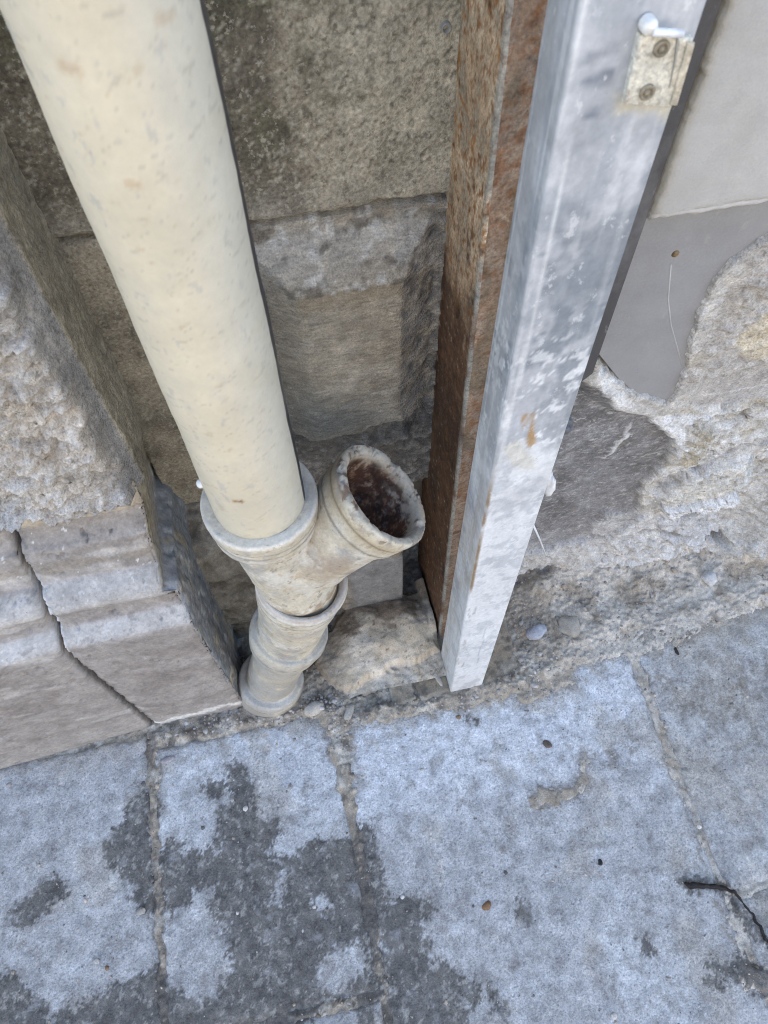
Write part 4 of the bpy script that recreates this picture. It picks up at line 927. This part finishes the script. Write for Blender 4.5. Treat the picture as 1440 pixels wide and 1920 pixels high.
def loose_slab():
    top = np.array([(-0.055,0.549),(-0.038,0.500),(-0.011,0.471),(0.022,0.477),(0.060,0.485),(0.126,0.497),(0.213,0.510),(0.226,0.613),(0.215,0.658),(0.147,0.670),(0.044,0.669),(-0.034,0.606)])
    x0, y0 = top.min(0) - .012; x1, y1 = top.max(0) + .012; x1 = .2185
    X, Y = np.meshgrid(np.arange(x0, x1, .0028), np.arange(y0, y1, .0028)); x = X.ravel(); y = Y.ravel(); p = P3(x, y)
    d = sdpoly(x + .009 * fbm(p, 22, 4, .6, 230), y + .011 * fbm(p, 22, 4, .6, 231), [tuple(t) for t in top])
    d = np.maximum(d, ss(x, .19, .212) * ss(y, .545, .565) * .03)
    z = -.02 + .066 * ss(d, -.014, .010) + .020 * ss(d, .0, .07) + .0035 * fbm(p, 14, 4, .6, 232) * ss(d, 0, .02) + .0012 * fbm(p, 90, 4, .7, 233)
    z = z - .026 * ss(-x, -.035, .02) + .004 * fbm(p, 40, 4, .6, 239) * ss(-d, -.012, .004)
    z = z + .010 * ss(sdcap(x, y, (.17, .58), (.22, .58), .04), 0, .03)
    c = const(len(x), (.52, .445, .335)); c = mix(c, (.60, .535, .435), ss(fbm(p, 14, 4, .6, 234), -.1, .5)); c = mix(c, (.42, .345, .25), .35 * ss(fbm(p, 9, 3, .6, 237), -.1, .4)); c = mix(c, (.22, .165, .11), .8 * ss(fbm(p, 22, 4, .6, 235) + 1.2 * ss(y, .54, .64), .45, 1.0))
    c = mix(c, (.26, .22, .17), .7 * ss(-x, -.03, .03)); c = mix(c, (.50, .46, .40), .75 * ss(-d, -.006, .004) * ss(fbm(p, 30, 4, .6, 238), -.5, .2)); c = mix(c, (.14, .11, .08), .8 * ss(fbm(p, 110, 3, .65, 236), .68, .85))
    sheet_o = sheet('stone_slab', np.stack([x, y, z], 1), X.shape[0], X.shape[1], M_stone, c)
    tag(sheet_o, 'worn beige stone slab lying between the pipe foot and the rusty beam', 'slab')
loose_slab()

def base_block():
    x0, x1, y0, y1 = .088, .382, .420, .60; res = .003
    X, Y = np.meshgrid(np.arange(x0, x1, res), np.arange(y0, y1, res)); x = X.ravel(); y = Y.ravel(); p = P3(x, y)
    e = np.minimum(np.minimum(x - x0, x1 - x), y - y0) + .003 * fbm(p, 40, 3, .6, 240)
    z = .0075 - .008 * np.exp(-np.clip(e, 0, 1) / .004) + .0035 * fbm(p, 24, 4, .6, 241)
    z -= .008 * ss(.0035 - np.abs(x - .142 - .008 * fbm(p, 25, 3, .6, 242)), -.001, .002)
    c = const(len(x), (.30, .245, .175)); c = mix(c, (.42, .36, .28), ss(fbm(p, 25, 4, .6, 243), 0, .6)); c = mix(c, (.11, .095, .075), .7 * ss(fbm(p, 40, 4, .6, 244), .1, .6)); c = mix(c, (.40, .37, .32), .5 * ss(-e, -.007, -.001))
    o = sheet('base_block', np.stack([x, y, z], 1), X.shape[0], X.shape[1], M_stone, c, skirt=(0, 0, -.04))
    tag(o, 'thin dirt covered stone plinth under the foot of the galvanised post', 'plinth')
base_block()

def ground_z(px, py):
    a = np.array([px]); b = np.array([py])
    return max(0.0, float(soil_h(a, b)[0]))
def put(name, px, py, dims, col, label, cat='stone', seed=1, rot=0, tilt=(0, 0), group=None, lift=.4, n=3, rough=.18):
    o = lump(name, M_pebble, col, dims, seed, n=n, loc=(px, py, ground_z(px, py) + dims[2] * lift), rot=rot, tilt=tilt, rough=rough)
    return tag(o, label, cat, group)

for (q_, dims, col, lab, rot, tilt) in (
    ([(0.436,0.514)], (.026, .018, .014), (.36, .37, .40), 'blue grey stone lying in the dirt just right of the post foot', .3, (0, 0)),
    ([(0.180,0.017)], (.010, .008, .005), (.22, .13, .07), 'reddish brown chip on the pale slab in front of the post', .2, (0, 0)),
    ([(0.386,0.276)], (.008, .011, .005), (.13, .10, .08), 'dark brown crumb on the bright slab below the post', .6, (0, 0)),
    ([(0.863,0.553)], (.018, .020, .014), (.55, .53, .50), 'pale egg shaped stone half sunk in the dirt slope', .4, (0, 0)),
    ([(0.185,0.483)], (.016, .034, .006), (.46, .41, .34), 'larger flat stone chip leaning at the left of the post foot', .5, (.5, .3)),
    ([(0.201,0.452)], (.007, .022, .005), (.50, .45, .38), 'thin pale stone sliver touching the post corner', .5, (.3, .4)),
    ([(0.153,0.490)], (.009, .014, .005), (.54, .49, .42), 'small pale flake beside the front of the beige slab', .2, (.2, .1)),
    ([(-0.077,0.452)], (.024, .014, .007), (.46, .41, .34), 'flat tan stone flake in the dirt right of the pipe foot', .3, (.1, .1)),
    ([(0.044,0.473)], (.022, .016, .007), (.30, .26, .21), 'brown crusted flake in front of the beige slab', .1, (.1, 0)),
    ([(-0.005,0.432)], (.020, .012, .007), (.40, .36, .30), 'pale lump in the dirt band above the narrow slab', .9, (0, 0)),
    ([(-0.390,0.416)], (.018, .007, .004), (.33, .30, .30), 'thin grey chip beside the top of the left paving joint', .1, (0, 0)),
    ([(0.628,0.061)], (.005, .005, .004), (.62, .60, .56), 'tiny white pebble on the dusty right hand slab', 0, (0, 0)),
    ([(0.415,0.042)], (.005, .006, .004), (.03, .03, .03), 'black seed like crumb in the middle of the wide slab', 0, (0, 0)),
    ([(0.729,0.408)], (.004, .010, .005), (.04, .035, .03), 'small upright black splinter in the right hand dirt', 0, (0, 0)),
    ([(-0.245,0.099)], (.007, .010, .005), (.20, .19, .18), 'dark pebble on the wet stain of the narrow slab', 0, (0, 0)),
    ([(-0.462,0.145)], (.010, .007, .005), (.35, .32, .28), 'brown grey pebble just left of the left paving joint', .4, (0, 0)),
    ([(0.953,0.685)], (.022, .018, .020), (.40, .36, .30), 'round tan cobble beside the dark hole in the broken wall foot', .4, (0, 0)),
    ([(0.512,0.510)], (.030, .026, .010), (.37, .33, .27), 'flat dirty stone bedded in the slope beyond the post', .8, (0, 0)),
    ):
    put('stone', q_[0][0], q_[0][1], dims, col, lab, 'stone', seed=int(abs(q_[0][0]) * 9999) % 1000 + 3, rot=rot, tilt=tilt)
for q_, lab in (([(-0.334,0.268)][0], 'small tan pebble on the narrow slab between two dark wet patches'),
    ([(-0.655,0.269)][0], 'lone grey pebble in the middle of the pale left slab'),
    ([(-0.529,0.066)][0], 'brown pebble low on the left slab near the paving joint'),
    ([(-0.547,0.080)][0], 'smaller grey pebble touching the brown one low on the left slab'),
    ([(-0.151,0.308)][0], 'single pebble on the light upper part of the narrow slab near the right joint'),
    ([(-0.139,0.084)][0], 'pale pebble inside the big wet stain of the narrow slab'),
    ([(-0.245,0.286)][0], 'white pebble on the brown dirt patch of the narrow slab'),
    ([(-0.270,0.308)][0], 'light tan pebble at the left rim of the brown dirt patch on the narrow slab'),
    ([(-0.717,0.435)][0], 'grey pebble at the far left edge just below the plinth'),
    ([(0.231,0.063)][0], 'tiny dark pebble right of the reddish brown chip'),
    ([(0.352,-0.198)][0], 'pale pebble at the bottom edge of the wide slab'),
    ([(0.344,0.197)][0], 'small stone on the curved dirt patch of the wide slab'),
    ([(0.636,0.132)][0], 'small pebble beside the right paving joint above the twig'),
    ([(0.751,0.106)][0], 'pebble alone on the dusty right hand slab'),
    ([(0.220,0.371)][0], 'brown pebble on the bright slab close below the post'),
    ([(-0.611,0.195)][0], 'tan pebble on the small wet mark of the left slab'),
    ([(-0.445,0.378)][0], 'dark round pebble beside the top of the left paving joint'),
    ([(0.718,0.467)][0], 'pale pebble in the dirt at the corner of the right hand slab')):
    s_ = random.uniform(.0036, .0062); g_ = random.uniform(.24, .5)
    if lab.startswith(('white', 'pale')): g_ = .6
    if 'dark' in lab: g_ = .14
    if lab.startswith('brown'): cl_ = (.25, .17, .10)
    else: cl_ = (g_, g_ * .93, g_ * .84)
    put('pebble', q_[0], q_[1], (s_ * random.uniform(.9, 1.3), s_, s_ * .75), cl_, lab, 'pebble', seed=random.randint(1, 900), rot=random.uniform(0, 3), group='loose pebbles on the paving', n=2, lift=.6)

def gravel(name, pts, sizes, cols, label):
    """thousands of crumbs of one low-poly kind, joined: nobody could count them"""
    import bmesh
    bm = bmesh.new(); bmesh.ops.create_icosphere(bm, subdivisions=1, radius=1); b0 = np.array([v.co[:] for v in bm.verts]); f0 = np.array([[v.index for v in f.verts] for f in bm.faces]); bm.free()
    r = np.random.RandomState(5); N = len(pts); k = len(b0)
    co = b0[None] * (1 + r.uniform(-.35, .25, (N, k, 1)))
    an = r.uniform(0, 6.28, N); ca, sa = np.cos(an), np.sin(an)
    sc_ = sizes[:, None] * np.stack([r.uniform(.8, 1.5, N), r.uniform(.7, 1.1, N), r.uniform(.45, .8, N)], 1)
    co = co * sc_[:, None, :]
    xx = co[:, :, 0] * ca[:, None] - co[:, :, 1] * sa[:, None]; yy = co[:, :, 0] * sa[:, None] + co[:, :, 1] * ca[:, None]
    co = np.stack([xx, yy, co[:, :, 2]], 2) + pts[:, None, :] + np.array((0, 0, 1)) * (sc_[:, None, 2:3] * .35)
    fs = (f0[None] + (np.arange(N) * k)[:, None, None]).reshape(-1, 3)
    o = obj(name, mesh_of(name, co.reshape(-1, 3), fs, M_pebble, np.repeat(cols, k, 0), False))
    return tag(o, label, name.replace('_', ' '), kind='stuff')
r = np.random.RandomState(11)
def scatter(n, x0, x1, y0, y1, keep):
    x = r.uniform(x0, x1, n); y = r.uniform(y0, y1, n); k = r.uniform(size=n) < keep(x, y); return x[k], y[k]
def warm(n, lo, hi): 
    g_ = r.uniform(lo, hi, n); t = r.uniform(.62, .90, n); return np.stack([g_, g_ * (.5 + .5 * t), g_ * t], 1)
# gravel in the dirt strip and the heap
x, y = scatter(16000, -.46, 1.4, .36, .70, lambda x, y: np.clip(dirt(x, y) * .5 + ss(y, .43, .46) * .55 + ss(x, .35, .5) * ss(y, .46, .52) * .35, 0, 1) * (1 - .62 * ss(x, .36, .5)) * np.where(fbm(P3(x, y), 18, 3, .5, 250) > -.15, 1, .25))
z = soil_h(x, y); sz = np.exp(r.normal(-6.35, .50, len(x))).clip(.0006, .009); sz = np.where(r.uniform(size=len(x)) < .035 * (x < .4), r.uniform(.0035, .008, len(x)), sz); gravel('gravel', np.stack([x, y, z], 1), sz, warm(len(x), .26, .54), 'brown and grey gravel in the dirt along the wall foot')
# crumbs over the slabs
x, y = scatter(9000, -.95, 1.2, -.32, .46, lambda x, y: .16 + .75 * ss(dirt(x, y), .05, .5) + .1 * wetness(x, y)[0])
z = np.maximum(soil_h(x, y), 0); sz = np.exp(r.normal(-6.75, .50, len(x))).clip(.0005, .0042); gravel('crumbs', np.stack([x, y, z], 1), sz, warm(len(x), .13, .60), 'fine sandy crumbs scattered over the paving slabs')

# ------------------------------------------------------------------ small things
tw = [(0.558,-0.027),(0.575,-0.033),(0.599,-0.041),(0.623,-0.048),(0.641,-0.059),(0.650,-0.077),(0.660,-0.102),(0.665,-0.136),(0.672,-0.158),(0.678,-0.181)]
twp = [(a, b, .0055 + .002 * math.sin(i * 1.7)) for i, (a, b) in enumerate(tw)]
tf = []
for i in range(len(twp) - 1):
    for k in range(5): tf.append(np.array(twp[i]) * (1 - k / 5) + np.array(twp[i + 1]) * k / 5)
tf = np.array(tf); tf = tf + np.stack([.0022 * fbm(tf, 90, 3, .7, 262), .0022 * fbm(tf, 90, 3, .7, 263), 0 * tf[:, 0]], 1); rr_ = np.interp(np.arange(len(tf)) / len(tf), [0, .05, .2, .38, .45, .6, .8, 1], [.002, .0052, .0050, .0040, .0032, .0018, .0030, .002])
tg_ = tube('twig', tf, rr_, M_twig, (.018, .014, .013), None, 10, jit=.0034, seed=260); tag(tg_, 'thin black wet twig lying across the right paving joint', 'twig')
ct = np.array([(0.371,0.455),(0.394,0.391),(0.426,0.298)])
zt = tube('cable_tie', [(a, .56 + .004 * i, b) for i, (a, b) in enumerate(ct)], [.0022, .0018, .0009], M_plast, (.78, .78, .78), None, 6); tag(zt, 'white plastic cable tie end sticking out behind the galvanised post', 'cable tie')
fo = np.array([(0.334,0.702)][0]); f_ = lump('foam_blob', M_plast, (.72, .71, .69), (.008, .010, .022), 77, rough=.5, loc=(float(fo[0]), .500, float(fo[1]))); tag(f_, 'white hardened foam blob at the right edge of the galvanised post', 'foam')
bo = np.array([(0.403,0.661)][0])
bh = empty('wall_bolt', (float(bo[0]), .63, float(bo[1])), 'dark round bolt head half hidden behind the right side of the post', 'bolt')
lathe_obj('washer', (bo[0], .655, bo[1]), (0, -1, 0), [(0, .016), (.04, .016), (.043, .014), (.043, 0)], 24, M_sheet, (.10, .105, .12), bh)
lathe_obj('bolt_head', (bo[0], .612, bo[1]), (0, -1, 0), [(0, .009), (.006, .009), (.008, .007), (.008, 0)], 6, M_sheet, (.13, .135, .15), bh)
